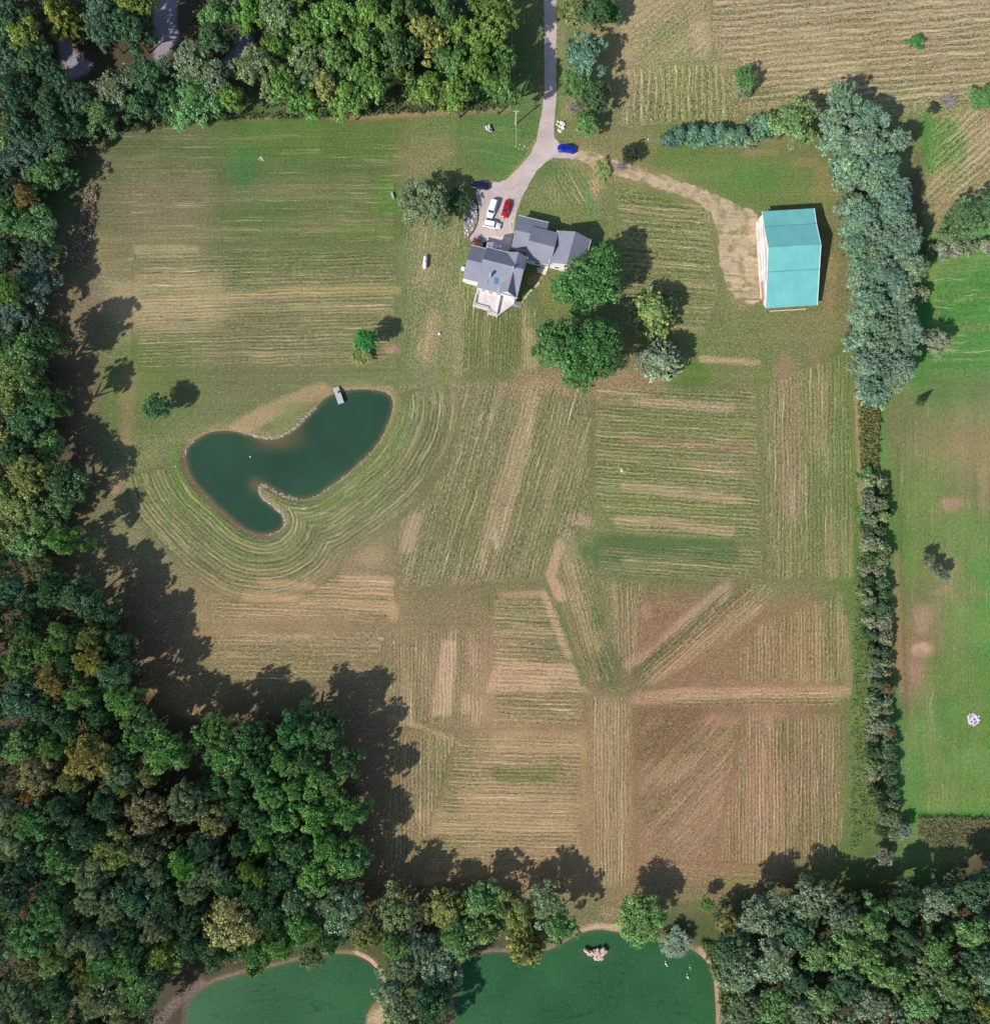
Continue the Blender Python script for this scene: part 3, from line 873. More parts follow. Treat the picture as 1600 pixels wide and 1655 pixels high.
gme = mesh_np("ground", verts, faces, ground_material(), smooth=True)
attr_color(gme, "soil", linA(np.clip(GC, 0, 255)) * 1.03)
attr_vec(gme, "rows_a", SA); attr_vec(gme, "rows_b", SB)
attr_f(gme, "straw", SPK)
tag(obj("ground", gme), kind='structure')

# ------------------------------------------------------------------ water


def water(name, poly, mat, shallow):
    P = np.array(poly); x0, y0 = P.min(0) - 10; x1, y1 = P.max(0) + 10
    gx = np.arange(x0, x1 + 4, 4.0); gy = np.arange(y0, y1 + 4, 4.0)
    X, Y = np.meshgrid(gx, gy); n = len(gx)
    d = sd_poly(X.ravel(), Y.ravel(), poly)
    Iq, Jq = np.meshgrid(np.arange(n - 1), np.arange(len(gy) - 1)); a = (Jq * n + Iq).ravel()
    f = np.stack([a, a + n, a + n + 1, a + 1], 1)
    f = f[(d[f] < 8).any(1)]
    used = np.unique(f); mp = -np.ones(len(d), int); mp[used] = np.arange(len(used))
    vx = X.ravel()[used]; vy = Y.ravel()[used]
    me = mesh_np(name, np.stack([(vx - CX) * S, (CY - vy) * S, np.full(len(used), WATER_Z)], 1), mp[f], mat, True)
    attr_f(me, "silt", shallow(vx, vy, d[used]))
    return tag(obj(name, me), kind='structure')


def water_mat(name, deep, silt, rough, alg=0.0):
    t = NT(name); pos = t.geo(); s = t.attr("silt", 'Fac')
    n = t.noise(pos, .05, 4, .55)
    col = t.mix(t.mapr(n, .35, .65, 0, 1), tuple(c * .86 for c in lin(deep)), tuple(c * 1.14 for c in lin(deep)))
    rip = t.noise(t.comb(*[t.math('MULTIPLY', q, k) for q, k in zip(t.sep(pos)[:2], (.5, 1.4))]), 1.2, 4, .6, .5)
    if alg:
        # drifted lines in the green film
        sw = t.noise(t.comb(*[t.math('MULTIPLY', q, k) for q, k in zip(t.sep(pos)[:2], (.035, .16))]), 1.0, 3, .5, .8)
        ln = t.math('ABSOLUTE', t.math('SUBTRACT', t.math('PINGPONG', t.math('MULTIPLY', sw, 6.0), 1.0), .5))
        sp = t.noise(pos, 1.6, 5, .75)
        lin_ = t.math('MULTIPLY', t.mapr(ln, .0, .07, 1, 0), t.mapr(t.noise(pos, .07, 2), .42, .56, 0, 1))
        col = t.mix(t.math('MULTIPLY', lin_, .8), col, lin((30, 62, 44)))
        col = t.mix(t.mapr(sp, .50, .70, 0, .45), col, lin((78, 122, 74)))
        col = t.mix(t.mapr(sp, .46, .28, 0, .4), col, lin((36, 78, 56)))
    col = t.mix(s, col, lin(silt))
    return t.pbr(col, rough, .3 if not alg else .08, normal=t.bump(rip, .10, .04))


def shal_main(x, y, d):
    d = d + fnoise(x / 9, y / 9, 4) * 2
    e = sstep(-7, 1, d) * .8
    g = .75 * np.exp(-(((x - 445) / 34) ** 2 + ((y - 714) / 12) ** 2)) + .8 * np.exp(-(((x - 412) / 12) ** 2 + ((y - 783) / 10) ** 2)) + .35 * np.exp(-(((x - 478) / 16) ** 2 + ((y - 695) / 18) ** 2))
    return np.clip(e + g, 0, 1)


water("pond_water", pond_main, water_mat("pond_water", (46, 73, 54), (104, 92, 62), .08), shal_main)
wm2 = water_mat("algae_water", (46, 88, 54), (96, 92, 66), .35, 1.0)
shal2 = lambda x, y, d: sstep(-6, 2, d + fnoise(x / 9, y / 9, 4) * 3) * .7
water("algae_pond_water", pond_sw, wm2, shal2)
water("algae_pond_water", pond_s, wm2, lambda x, y, d: np.clip(shal2(x, y, d) + .6 * np.exp(-(((x - 965) / 22) ** 2 + ((y - 1545) / 9) ** 2)), 0, 1))

# ------------------------------------------------------------------ driveway, pad, dirt track


def sheet(name, outline, mat, z=.012, step=4.0, wob=.0, extra=None):
    P = np.array(outline); x0, y0 = P.min(0) - 4; x1, y1 = P.max(0) + 4
    # triangulate through bmesh, edges roughened first
    pts = []
    n = len(outline)
    for i in range(n):
        a = np.array(outline[i]); b = np.array(outline[(i + 1) % n]); L = np.linalg.norm(b - a); k = max(1, int(L / step))
        nrm = np.array([-(b - a)[1], (b - a)[0]]) / (L + 1e-9)
        for j in range(k):
            p = a + (b - a) * j / k
            if wob: p = p + nrm * float(fnoise(np.array(p[0] / 7), np.array(p[1] / 7), 21, 2)) * wob
            pts.append(p)
    import bmesh
    bm = bmesh.new()
    vs_ = [bm.verts.new(((p[0] - CX) * S, (CY - p[1]) * S, z)) for p in pts]
    es = [bm.edges.new((vs_[i], vs_[(i + 1) % len(vs_)])) for i in range(len(vs_))]
    bmesh.ops.triangle_fill(bm, edges=es, use_beauty=True, normal=(0, 0, 1))
    bmesh.ops.recalc_face_normals(bm, faces=bm.faces)
    if bm.faces and sum(f.normal.z for f in bm.faces) < 0: bmesh.ops.reverse_faces(bm, faces=bm.faces)
    me = bpy.data.meshes.new(name); bm.to_mesh(me); bm.free(); me.materials.append(mat)
    return tag(obj(name, me), kind='structure')


t = NT("worn_asphalt"); pos = t.geo()
n = t.noise(pos, .22, 5, .6); n2 = t.noise(pos, 2.6, 4, .7)
c = t.mix(t.mapr(n, .36, .64, 0, 1), lin((176, 160, 156)), lin((200, 184, 178)))
c = t.mix(t.mapr(t.noise(pos, .09, 3), .5, .66, 0, .6), c, lin((196, 172, 156)))
c = t.mix(t.mapr(n2, .52, .75, 0, .5), c, lin((218, 206, 196)))
c = t.mix(t.mapr(n2, .46, .28, 0, .4), c, lin((140, 126, 122)))
ck = t.n("ShaderNodeTexVoronoi"); ck.feature = 'DISTANCE_TO_EDGE'; ck.inputs['Scale'].default_value = .16; t.l(pos, ck.inputs['Vector'])
c = t.mix(t.mapr(ck.outputs['Distance'], 0, .012, .35, 0), c, lin((120, 108, 104)))
asphalt = t.pbr(c, .9, .2, normal=t.bump(n2, .3, .03))
drive_l = [(879, -60), (879, 0), (880, 147), (875, 184), (866.6, 228), (857, 248), (845.6, 262.5), (832, 277), (819, 289), (806, 294), (783, 291)]
drive_r = [(831, 362), (836.5, 338.6), (843, 320), (851, 304.5), (860, 288), (869, 274), (881, 262), (893, 255), (926, 256), (936, 246), (904, 231), (896, 222), (895, 205), (899, 160), (899.5, 0), (899.5, -60)]
park = [(772, 300), (769, 312), (773, 330), (773.5, 348), (768, 368), (759, 384), (764, 394), (790, 398), (812, 400), (826, 392), (829, 380)]
sheet("driveway", drive_l + park + drive_r, asphalt, .015, 3, 1.0)
# pale worn wheel edge of the driveway
t = NT("track_earth"); pos = t.geo(); x, y, z = t.sep(pos)
u, vv, w_ = t.sep(t.obj_co())
n = t.noise(pos, .5, 5, .7); n2 = t.noise(pos, 2.4, 4, .75)
c = t.mix(t.mapr(n, .36, .64, 0, 1), lin((164, 142, 112)), lin((194, 172, 140)))
c = t.mix(t.mapr(n2, .5, .72, 0, .6), c, lin((216, 192, 156)))
c = t.mix(t.mapr(n2, .46, .28, 0, .6), c, lin((112, 88, 62)))
# windrows: along the lane in the west, across the yard by the barn
along = t.noise(t.comb(t.math('MULTIPLY', t.math('ADD', t.math('MULTIPLY', x, .36), y), 1.5), t.math('MULTIPLY', x, .08)), 1.0, 3, .65)
across = t.noise(t.comb(t.math('MULTIPLY', t.math('ADD', t.math('MULTIPLY', x, .06), y), 1.3), t.math('MULTIPLY', x, .07)), 1.0, 3, .65)
sel = t.mapr(x, 50, 60, 0, 1)
rw = t.math('ADD', t.math('MULTIPLY', along, t.math('SUBTRACT', 1.0, sel)), t.math('MULTIPLY', across, sel))
c = t.mix(t.mapr(rw, .54, .68, 0, .7), c, lin((214, 188, 148)))
c = t.mix(t.mapr(rw, .46, .34, 0, .8), c, lin((118, 98, 64)))
c = t.mix(t.mapr(t.noise(pos, .35, 4, .65), .50, .62, 0, .75), c, lin((122, 118, 72)))
track_m = t.pbr(c, .95, .1, normal=t.bump(t.math('ADD', rw, n2), .6, .15))
track = [(921, 237), (960, 247), (1000, 261), (1030, 270), (1100, 292), (1140, 306), (1170, 320), (1200, 333), (1224, 344), (1227, 420), (1227, 486),
         (1216, 492), (1200, 488), (1186, 480), (1172, 458), (1165, 425), (1162, 390), (1158, 362), (1148, 343), (1128, 328), (1080, 309), (1040, 296), (1000, 284), (960, 270), (923, 256)]
sheet("dirt_track", track, track_m, .009, 2.5, 4.0)


# ------------------------------------------------------------------ materials for things
M = {}
M['siding'] = simple("white_siding", (228, 222, 216), .7, .06, 1.5)
M['trim'] = simple("white_trim", (232, 230, 228), .6, .04, 3)
M['glass'] = simple("window_glass", (30, 38, 46), .08, .1, 2, spec=.6)
M['stone'] = simple("pale_stone", (206, 190, 172), .9, .25, 2.2)
M['stone_w'] = simple("white_stone", (226, 216, 204), .9, .2, 2.2)
M['stone_g'] = simple("grey_stone", (150, 142, 138), .9, .35, 2.0)
M['bark'] = simple("bark", (92, 76, 62), .95, .3, 4)
M['rubber'] = simple("tyre_rubber", (22, 22, 24), .9, .1)
M['alloy'] = simple("alloy", (170, 172, 176), .35, .05, metal=.8)
M['lamp_w'] = simple("lamp_glass", (225, 228, 230), .2, .05)
M['lamp_r'] = simple("red_lamp", (150, 20, 18), .25, .05)
M['black'] = simple("black_plastic", (24, 24, 26), .6, .1)
M['deck'] = None
t = NT("deck_boards"); co = t.obj_co(); x, y, z = t.sep(co)
brd = t.n("ShaderNodeMath", operation='FRACT'); t.l(t.math('MULTIPLY', t.math('ADD', t.math('MULTIPLY', x, .97), t.math('MULTIPLY', y, -.25)), 3.2), brd.inputs[0])
nn = t.noise(co, 1.1, 5, .65); n2 = t.noise(co, .35, 3, .6)
c = t.mix(t.mapr(nn, .35, .65, 0, 1), lin((202, 192, 186)), lin((226, 216, 208)))
c = t.mix(t.mapr(n2, .5, .68, 0, .5), c, lin((196, 178, 172)))
c = t.mix(t.mapr(brd.outputs[0], .9, 1.0, 0, .45), c, lin((110, 102, 98)))
M['deck'] = t.pbr(c, .85, .2)


def shingle(name, rgb):
    t = NT(name); co = t.obj_co()
    b = t.noise(co, 5.5, 3, .75); s_ = t.noise(co, .35, 4, .6)
    v = t.mapr(b, .3, .7, .86, 1.14)
    c = t.mix(1.0, lin(rgb), t.comb(v, v, v), 'MULTIPLY')
    v2 = t.mapr(s_, .35, .65, .93, 1.06)
    c = t.mix(1.0, c, t.comb(v2, v2, v2), 'MULTIPLY')
    # shingle courses
    g = t.n("ShaderNodeMath", operation='FRACT'); t.l(t.math('MULTIPLY', t.sep(co)[2], 6.0), g.inputs[0])
    c = t.mix(t.mapr(g.outputs[0], .82, 1, 0, .16), c, (0.03, .03, .035))
    return t.pbr(c, .85, .25, normal=t.bump(b, .25, .02))


M['shingle'] = shingle("grey_shingle", (136, 136, 148))
t = NT("teal_metal"); co = t.obj_co(); n1 = t.noise(co, .25, 4, .6); n2 = t.noise(t.comb(*[t.math('MULTIPLY', q, k) for q, k in zip(t.sep(co)[:2], (2.5, .15))]), 1, 3, .6)
c = t.mix(t.mapr(n1, .35, .65, 0, 1), lin((104, 172, 168)), lin((116, 184, 178)))
c = t.mix(t.mapr(n2, .5, .7, 0, .15), c, lin((130, 190, 190)))
M['teal'] = t.pbr(c, .42, .4)
M['teal_dark'] = simple("teal_trim", (70, 140, 150), .45, .05)
M['pink_concrete'] = simple("pale_concrete", (212, 198, 190), .9, .12, 1.0)
M['galv'] = simple("galvanised", (196, 196, 198), .4, .08, metal=.3)
M['white_paint'] = simple("white_gloss", (235, 235, 235), .3, .03, 2)
M['wood_pole'] = simple("weathered_pole", (196, 186, 170), .9, .15, 4)
M['wire'] = simple("wire", (150, 150, 146), .5, .05)


# ------------------------------------------------------------------ buildings
def v2(p): return np.array(p[:2], float)


def gable(parent, r0, r1, zr, eL, zL, eR, zR, roof_mat, wall_mat, over=.35, th=.18, walls=True, base=0.0, trimmed=True):
    """ridge r0->r1 (photo px seen at height zr); eL / eR any point of the left / right eave (px) at zL / zR"""
    A = v2(W(*r0, zr)); B = v2(W(*r1, zr)); d = B - A; L = np.linalg.norm(d); d /= L
    nL = np.array([-d[1], d[0]])
    wL = abs((v2(W(*eL, zL)) - A) @ nL); wR = abs((v2(W(*eR, zR)) - A) @ nL)
    P = lambda p, z: (p[0], p[1], z)
    slopes = []
    for sgn, w_, ze in ((1, wL, zL), (-1, wR, zR)):
        q = [P(A, zr), P(B, zr), P(B + nL * w_ * sgn, ze), P(A + nL * w_ * sgn, ze)]
        if sgn > 0: q = q[::-1]
        o = MB().slab(q, th).build("roof", roof_mat, parent)
        if trimmed:
            tr = MB()
            a = A + nL * (w_ + .03) * sgn; b = B + nL * (w_ + .03) * sgn
            c_ = (a + b) / 2; tr.box((c_[0], c_[1], ze - .06), (L + .1, .1, .14), math.atan2(d[1], d[0]))
            tr.build("gutter", M['trim'], parent)
    if walls:
        i0 = A + d * over; i1 = B - d * over
        fl, fr = (wL - over) / wL, (wR - over) / wR
        zl = zr + (zL - zr) * fl - th; zr_ = zr + (zR - zr) * fr - th
        sec = [(-fr * wR, base), (fl * wL, base), (fl * wL, zl), (0, zr - th), (-fr * wR, zr_)]
        vs_ = []
        for o_ in (i0, i1):
            for s_, z in sec: q = o_ + nL * s_; vs_.append((q[0], q[1], z))
        fs = [(0, 1, 2, 3, 4), (9, 8, 7, 6, 5)] + [(i, (i + 1) % 5, 5 + (i + 1) % 5, 5 + i) for i in (0, 1, 4)] + [(2, 3, 8, 7), (3, 4, 9, 8)]
        MB().add(vs_, fs).build("wall", wall_mat, parent)
    return dict(A=A, B=B, d=d, n=nL, wL=wL, wR=wR, L=L, i0=A + d * over, i1=B - d * over)


def window(parent, c, nrm, w=1.1, h=1.3, name="window"):
    """window on a wall: c centre on the wall face, nrm outward unit (2D)"""
    t_ = math.atan2(nrm[1], nrm[0])
    fr = MB()
    for dz in (-h / 2, h / 2): fr.box((c[0] + nrm[0] * .03, c[1] + nrm[1] * .03, c[2] + dz), (.1, w + .16, .1), t_)
    tx, ty = -nrm[1], nrm[0]
    for s_ in (-1, 1): fr.box((c[0] + nrm[0] * .03 + tx * s_ * w / 2, c[1] + nrm[1] * .03 + ty * s_ * w / 2, c[2]), (.1, .1, h - .1), t_)
    f = fr.build(name, M['trim'], parent)
    MB().box((c[0] + nrm[0] * .015, c[1] + nrm[1] * .015, c[2]), (.05, w - .1, h - .1), t_).build("pane", M['glass'], f)
    return f


house = empty("house", W(830, 420))
tag(house, "large white house with several grey shingle gable roofs at the end of the driveway", "house")
hp = house
hp_inv = house.location.copy()
HG = {}
bm_parent = house
house.location = (0, 0, 0)
Z1 = lambda X, Y: (745 + X / 12.26, 380 + Y / 12.26)
Z3 = lambda X, Y: (820 + X / 11.43, 340 + Y / 11.43)
HG['main'] = gable(house, Z1(430, 465), Z1(1245, 675), 9.0, Z1(740, 290), 6.1, Z1(320, 1040), 5.2, M['shingle'], M['siding'])
HG['west'] = gable(house, Z1(115, 475), Z1(430, 552), 7.4, Z1(200, 190), 5.0, Z1(50, 860), 4.9, M['shingle'], M['siding'])
HG['se'] = gable(house, Z1(1040, 700), Z1(925, 1115), 8.5, Z1(1110, 1190), 5.3, Z1(740, 1105), 6.0, M['shingle'], M['siding'])
HG['ne'] = gable(house, Z1(1075, 575), Z1(1142, 328), 8.3, Z1(935, 300), 6.2, Z1(1335, 400), 6.2, M['shingle'], M['siding'])
HG['porch'] = gable(house, Z1(606, 300), Z1(650, 130), 6.3, Z1(530, 145), 5.0, Z1(780, 215), 5.0, M['shingle'], M['siding'])
HG['mid'] = gable(house, Z3(392, 550), Z3(875, 674), 7.0, Z3(905, 400), 4.95, Z3(770, 1005), 3.9, M['shingle'], M['siding'], trimmed=False)
HG['garage'] = gable(house, Z3(140, 355), Z3(700, 485), 5.7, Z3(215, 90), 3.55, Z3(100, 690), 3.5, M['shingle'], M['siding'])
HG['east'] = gable(house, Z3(1255, 385), Z3(1098, 985), 7.3, Z3(1550, 510), 4.7, Z3(930, 345), 4.9, M['shingle'], M['siding'])
# windows: south gable of the east wing, south front of the main block, west wall, porch gable
g = HG['east']; n_ = g['d']; e1 = g['i1']
for s_ in (-2.2, .2, 2.4): window(house, (*(e1 + n_ * .0 + g['n'] * s_), 1.7), n_)
window(house, (*(e1 + g['n'] * .0), 4.6), n_, 1.2, 1.2)
g = HG['east']
for k in (.25, .6): window(house, (*(g['i0'] + g['d'] * g['L'] * k + g['n'] * (g['wL'] - .35)), 2.2), g['n'])
g = HG['main']
for k in (.12, .3, .5): window(house, (*(g['i0'] + g['d'] * g['L'] * k - g['n'] * (g['wR'] - .35)), 3.2), -g['n'])
g = HG['west']
for s_ in (-2.5, 1.5): window(house, (*(g['i0'] + g['n'] * s_), 2.6), -g['d'])
g = HG['se']
for s_ in (-1.8, 1.2): window(house, (*(g['i1'] + g['n'] * s_), 3.6), g['d'], 1.4, 1.6)
g = HG['ne']; window(house, (*(g['i1']), 4.9), g['d'], 1.3, 1.3)
g = HG['mid']
for k in (.45, .75): window(house, (*(g['i0'] + g['d'] * g['L'] * k - g['n'] * (g['wR'] - .35)), 1.9), -g['n'])
g = HG['garage']
dd = MB(); q = g['i0'] - g['d'] * .03; dd.box((*(q + g['n'] * .4), 1.25), (.08, 2.6, 2.3), math.atan2(g['d'][1], g['d'][0])); dd.build("garage_door", M['trim'], house)
dd = MB(); dd.box((*(q - g['n'] * 2.6), 1.25), (.08, 2.4, 2.3), math.atan2(g['d'][1], g['d'][0])); dd.build("garage_door", M['trim'], house)
# chimney, skylight, vents
c_ = W(*Z1(580, 800), 7.6); MB().box((c_[0], c_[1], 8.0), (.5, .5, 2.4), -.25).box((c_[0], c_[1], 9.25), (.62, .62, .12), -.25).build("chimney", M['galv'], house)
c_ = W(*Z1(1035, 650), 9.0); MB().box((c_[0], c_[1], 9.0), (.5, .5, 1.3), -.25).build("chimney", M['galv'], house)
c_ = W(*Z1(700, 905), 6.7)
MB().add([(c_[0] - .5, c_[1] - .6, 6.22), (c_[0] + .5, c_[1] - .6, 6.22), (c_[0] + .5, c_[1] + .6, 7.0), (c_[0] - .5, c_[1] + .6, 7.0),
          (c_[0] - .5, c_[1] - .6, 6.5), (c_[0] + .5, c_[1] - .6, 6.5), (c_[0] + .5, c_[1] + .6, 7.22), (c_[0] - .5, c_[1] + .6, 7.22)],
         [(0, 3, 2, 1), (4, 5, 6, 7), (0, 1, 5, 4), (1, 2, 6, 5), (2, 3, 7, 6), (3, 0, 4, 7)]).build("skylight", simple("blue_skylight", (70, 120, 160), .2, .05), house)
for X, Y, z in ((515, 920, 6.6), (880, 760, 7.9), (690, 620, 8.3)):
    c_ = W(*Z1(X, Y), z); MB().tube([(c_[0], c_[1], z - .5), (c_[0], c_[1], z + .35)], .09, 8).build("roof_vent", M['galv'], house)
c_ = W(*Z3(1410, 905), 5.2); MB().box((c_[0], c_[1], 5.45), (.9, 1.0, .7), -.26).build("roof_cowl", M['trim'], house)
MB().box((c_[0] + .05, c_[1] + .1, 5.82), (.35, .35, .08), -.26).build("cowl_hole", M['black'], house)
for X, Y in ((60, 660), (95, 885)):
    c_ = W(*Z1(X - 20, Y), .5); MB().box((c_[0], c_[1], .45), (.9, .8, .9), -.25).build("air_conditioner", M['trim'], house)
# back deck
dp = [Z1(*p) for p in ((330, 1035), (795, 1125), (1095, 1215), (1062, 1300), (1045, 1375), (712, 1612), (528, 1560), (522, 1492), (232, 1408), (292, 1180))]
DZ = 2.3
dpw = [v2(W(*p, DZ)) for p in dp]
MB().prism(dpw, DZ - .22, DZ).build("deck_floor", M['deck'], house)
legs = []
for i, p in enumerate(dpw):
    if i in (0, 1, 2): continue
    c0 = p + (np.mean(dpw, 0) - p) * .05
    MB().box((c0[0], c0[1], (DZ - .22) / 2), (.16, .16, DZ - .22)).build("deck_post", M['trim'], house)
for i in range(2, len(dpw)):
    a = dpw[i]; b = dpw[(i + 1) % len(dpw)]
    a = a + (np.mean(dpw, 0) - a) * .02; b = b + (np.mean(dpw, 0) - b) * .02
    L = np.linalg.norm(b - a)
    if L < .5: continue
    th_ = math.atan2((b - a)[1], (b - a)[0]); rl = MB(); m_ = (a + b) / 2
    rl.box((m_[0], m_[1], DZ + .95), (L - .1, .1, .06), th_); rl.box((m_[0], m_[1], DZ + .15), (L - .1, .05, .05), th_)
    for k in range(int(L / .4) + 1):
        q = a + (b - a) * (k * .4 + .05) / L
        if k * .4 < L: rl.box((q[0], q[1], DZ + .5), (.045, .045, .85), th_)
    rl.build("railing", M['trim'], house)
# benches along the deck edge and screens that show as dark lines
for p0, p1, hh in ((Z1(310, 1210), Z1(285, 1355), .45), (Z1(300, 1370), Z1(550, 1440), .45), (Z1(420, 1105), Z1(790, 1190), .5)):
    a = v2(W(*p0, DZ)); b = v2(W(*p1, DZ)); L = np.linalg.norm(b - a); m_ = (a + b) / 2
    MB().box((m_[0], m_[1], DZ + hh / 2), (L, .35, hh), math.atan2((b - a)[1], (b - a)[0])).build("deck_bench", M['deck'], house)
a = v2(W(*Z1(800, 1130), DZ)); b = v2(W(*Z1(705, 1590), DZ)); L = np.linalg.norm(b - a); m_ = (a + b) / 2
MB().box((m_[0], m_[1], DZ + .5), (L, .08, 1.0), math.atan2((b - a)[1], (b - a)[0])).build("deck_screen", M['trim'], house)
a = v2(W(*Z1(860, 1190), DZ)); b = v2(W(*Z1(1060, 1290), DZ)); L = np.linalg.norm(b - a); m_ = (a + b) / 2
MB().box((m_[0], m_[1], DZ + .4), (L, .1, .8), math.atan2((b - a)[1], (b - a)[0])).build("deck_screen", M['trim'], house)
a = v2(W(*Z1(1055, 1370), 1.2)); b = v2(W(*Z1(1200, 1375), .4))
for k in range(8):
    q = a + (b - a) * (k + .5) / 8
    MB().box((q[0], q[1], DZ - .3 - k * .25), (.3, 1.3, .06), -.2).build("stair_tread", M['deck'], house)
# south stoop of the mid wing
sp = [v2(W(*Z3(*p), .2)) for p in ((545, 1055), (760, 1040), (705, 1190), (560, 1140))]
MB().prism(sp, .0, .25).build("stoop", M['pink_concrete'], house)
# paved court between house and parking
court = [Z1(*p) for p in ((440, 20), (760, 20), (1000, 40), (1000, 190), (960, 330), (760, 290), (500, 230), (430, 120))]
sheet("courtyard", court, M['pink_concrete'], .022, 3, .4)

# ------------------------------------------------------------------ barn
barn = empty("barn"); tag(barn, "long white barn with a bright teal metal roof beside the evergreen belt", "barn")
zs = [4.1, 4.85, 6.7, 5.0, 2.5]
rw_ = [v2(W(*p, z)) for p, z in zip(((1232.6, 341.2), (1236.9, 365.6), (1239.9, 399.7), (1239.3, 439.3), (1236.9, 497.9)), zs)]
re_ = [v2(W(*p, z)) for p, z in zip(((1317.5, 336), (1321, 361), (1325.7, 394.6), (1322, 435), (1322, 492.7)), zs)]
A = rw_[2]; B = re_[2]; d = B - A; Lb = np.linalg.norm(d); d /= Lb; nN = np.array([-d[1], d[0]])
off = [float(((rw_[i] - A) @ nN + (re_[i] - A) @ nN) / 2) for i in range(5)]
Lb = float(np.mean([(re_[i] - rw_[i]) @ d for i in range(5)]))
s0 = float(np.mean([(rw_[i] - A) @ d for i in range(5)])); A = A + d * s0
bth = math.atan2(d[1], d[0])
for i in range(4):
    q = [(*(A + nN * off[i]), zs[i]), (*(A + nN * off[i + 1]), zs[i + 1]), (*(A + d * Lb + nN * off[i + 1]), zs[i + 1]), (*(A + d * Lb + nN * off[i]), zs[i])]
    rf = MB().slab(q, .12).build("roof", M['teal'], barn)
    rb = MB()
    nr = int(Lb / .9)
    for k in range(nr + 1):
        s_ = .04 + k * (Lb - .08) / nr
        a = A + d * s_ + nN * (off[i] - .02); b = A + d * s_ + nN * (off[i + 1] + .02)
        w2 = d * .03
        za, zb = zs[i] + .002, zs[i + 1] + .002
        rb.add([(*(a - w2), za), (*(a + w2), za), (*(b + w2), zb), (*(b - w2), zb), (*(a), za + .045), (*(b), zb + .045)],
               [(0, 1, 4), (3, 5, 2), (0, 4, 5, 3), (1, 2, 5, 4)])
    rb.build("roof_seams", M['teal'], rf)
for i in (1, 3):
    a = A + nN * off[i] + d * Lb / 2
    MB().box((a[0], a[1], zs[i] + .04), (Lb + .06, .12, .05), bth).build("roof_flashing", M['teal_dark'], barn)
a = A + d * Lb / 2
MB().box((a[0], a[1], zs[2] + .05), (Lb + .1, .3, .1), bth).build("ridge_cap", M['teal'], barn)
for s_ in (.0, Lb):
    tr = MB()
    for i in range(4):
        p = A + d * s_ + nN * off[i]; q = A + d * s_ + nN * off[i + 1]
        tr.tube([(*p, zs[i] - .03), (*q, zs[i + 1] - .03)], .09, 6)
    tr.build("barge_board", M['trim'], barn)
# walls set in under the roof
ins = .45
sec = [(off[0] - .35, 0), (off[0] - .35, zs[0] - .12), (off[1], zs[1] - .15), (0, zs[2] - .15), (off[3], zs[3] - .15), (off[4] + 1.2, zs[4] + .1), (off[4] + 1.2, 0)]
vs_ = [(*(A + d * ins + nN * s_), z) for s_, z in sec] + [(*(A + d * (Lb - ins) + nN * s_), z) for s_, z in sec]
nS = len(sec)
MB().add(vs_, [tuple(range(nS)), tuple(range(2 * nS - 1, nS - 1, -1))] + [(i, (i + 1) % nS, nS + (i + 1) % nS, nS + i) for i in range(nS)]).build("wall", M['siding'], barn)
wf = A + d * (ins - .06)
for o_, w_, h_ in ((off[1] - .5, 3.6, 3.5), (-1.6, 4.4, 4.0), (off[3] - 1.0, 3.4, 3.2)):
    c_ = wf + nN * o_
    dr = MB().box((*c_, h_ / 2 + .05), (.12, w_, h_), bth).build("sliding_door", M['trim'], barn)
    br = MB()
    for z in (.3, h_ / 2, h_ - .2): br.box((*(c_ - d * .09), z), (.06, w_ - .1, .16), bth)
    br.build("door_rail", simple("rail_grey", (150, 136, 132), .7, .1), dr)
    MB().box((*(wf - d * .1 + nN * (o_ + .8)), h_ + .25), (.14, w_ + 2.2, .12), bth).build("door_track", M['galv'], barn)
c_ = A - d * .35 + nN * ((off[0] + off[4]) / 2 + 1.0)
MB().box((*(c_ + d * .35), .06), (.8, off[0] - off[4] - 4.2, .10), bth).build("concrete_apron", M['pink_concrete'], barn)
c_ = A + d * (ins - .5) + nN * (off[4] + 4.8)
MB().box((*c_, 1.1), (.5, 4.8, .08), bth).box((*(c_ + nN * 2.2), .55), (.1, .1, 1.1), bth).box((*(c_ - nN * 2.2), .55), (.1, .1, 1.1), bth).build("side_ramp", simple("red_board", (190, 134, 116), .8, .12), barn)
c_ = A + d * Lb * .5 + nN * (off[4] - .25)
MB().box((*c_, .12), (Lb * .7, .22, .24), bth).build("foundation_board", M['pink_concrete'], barn)


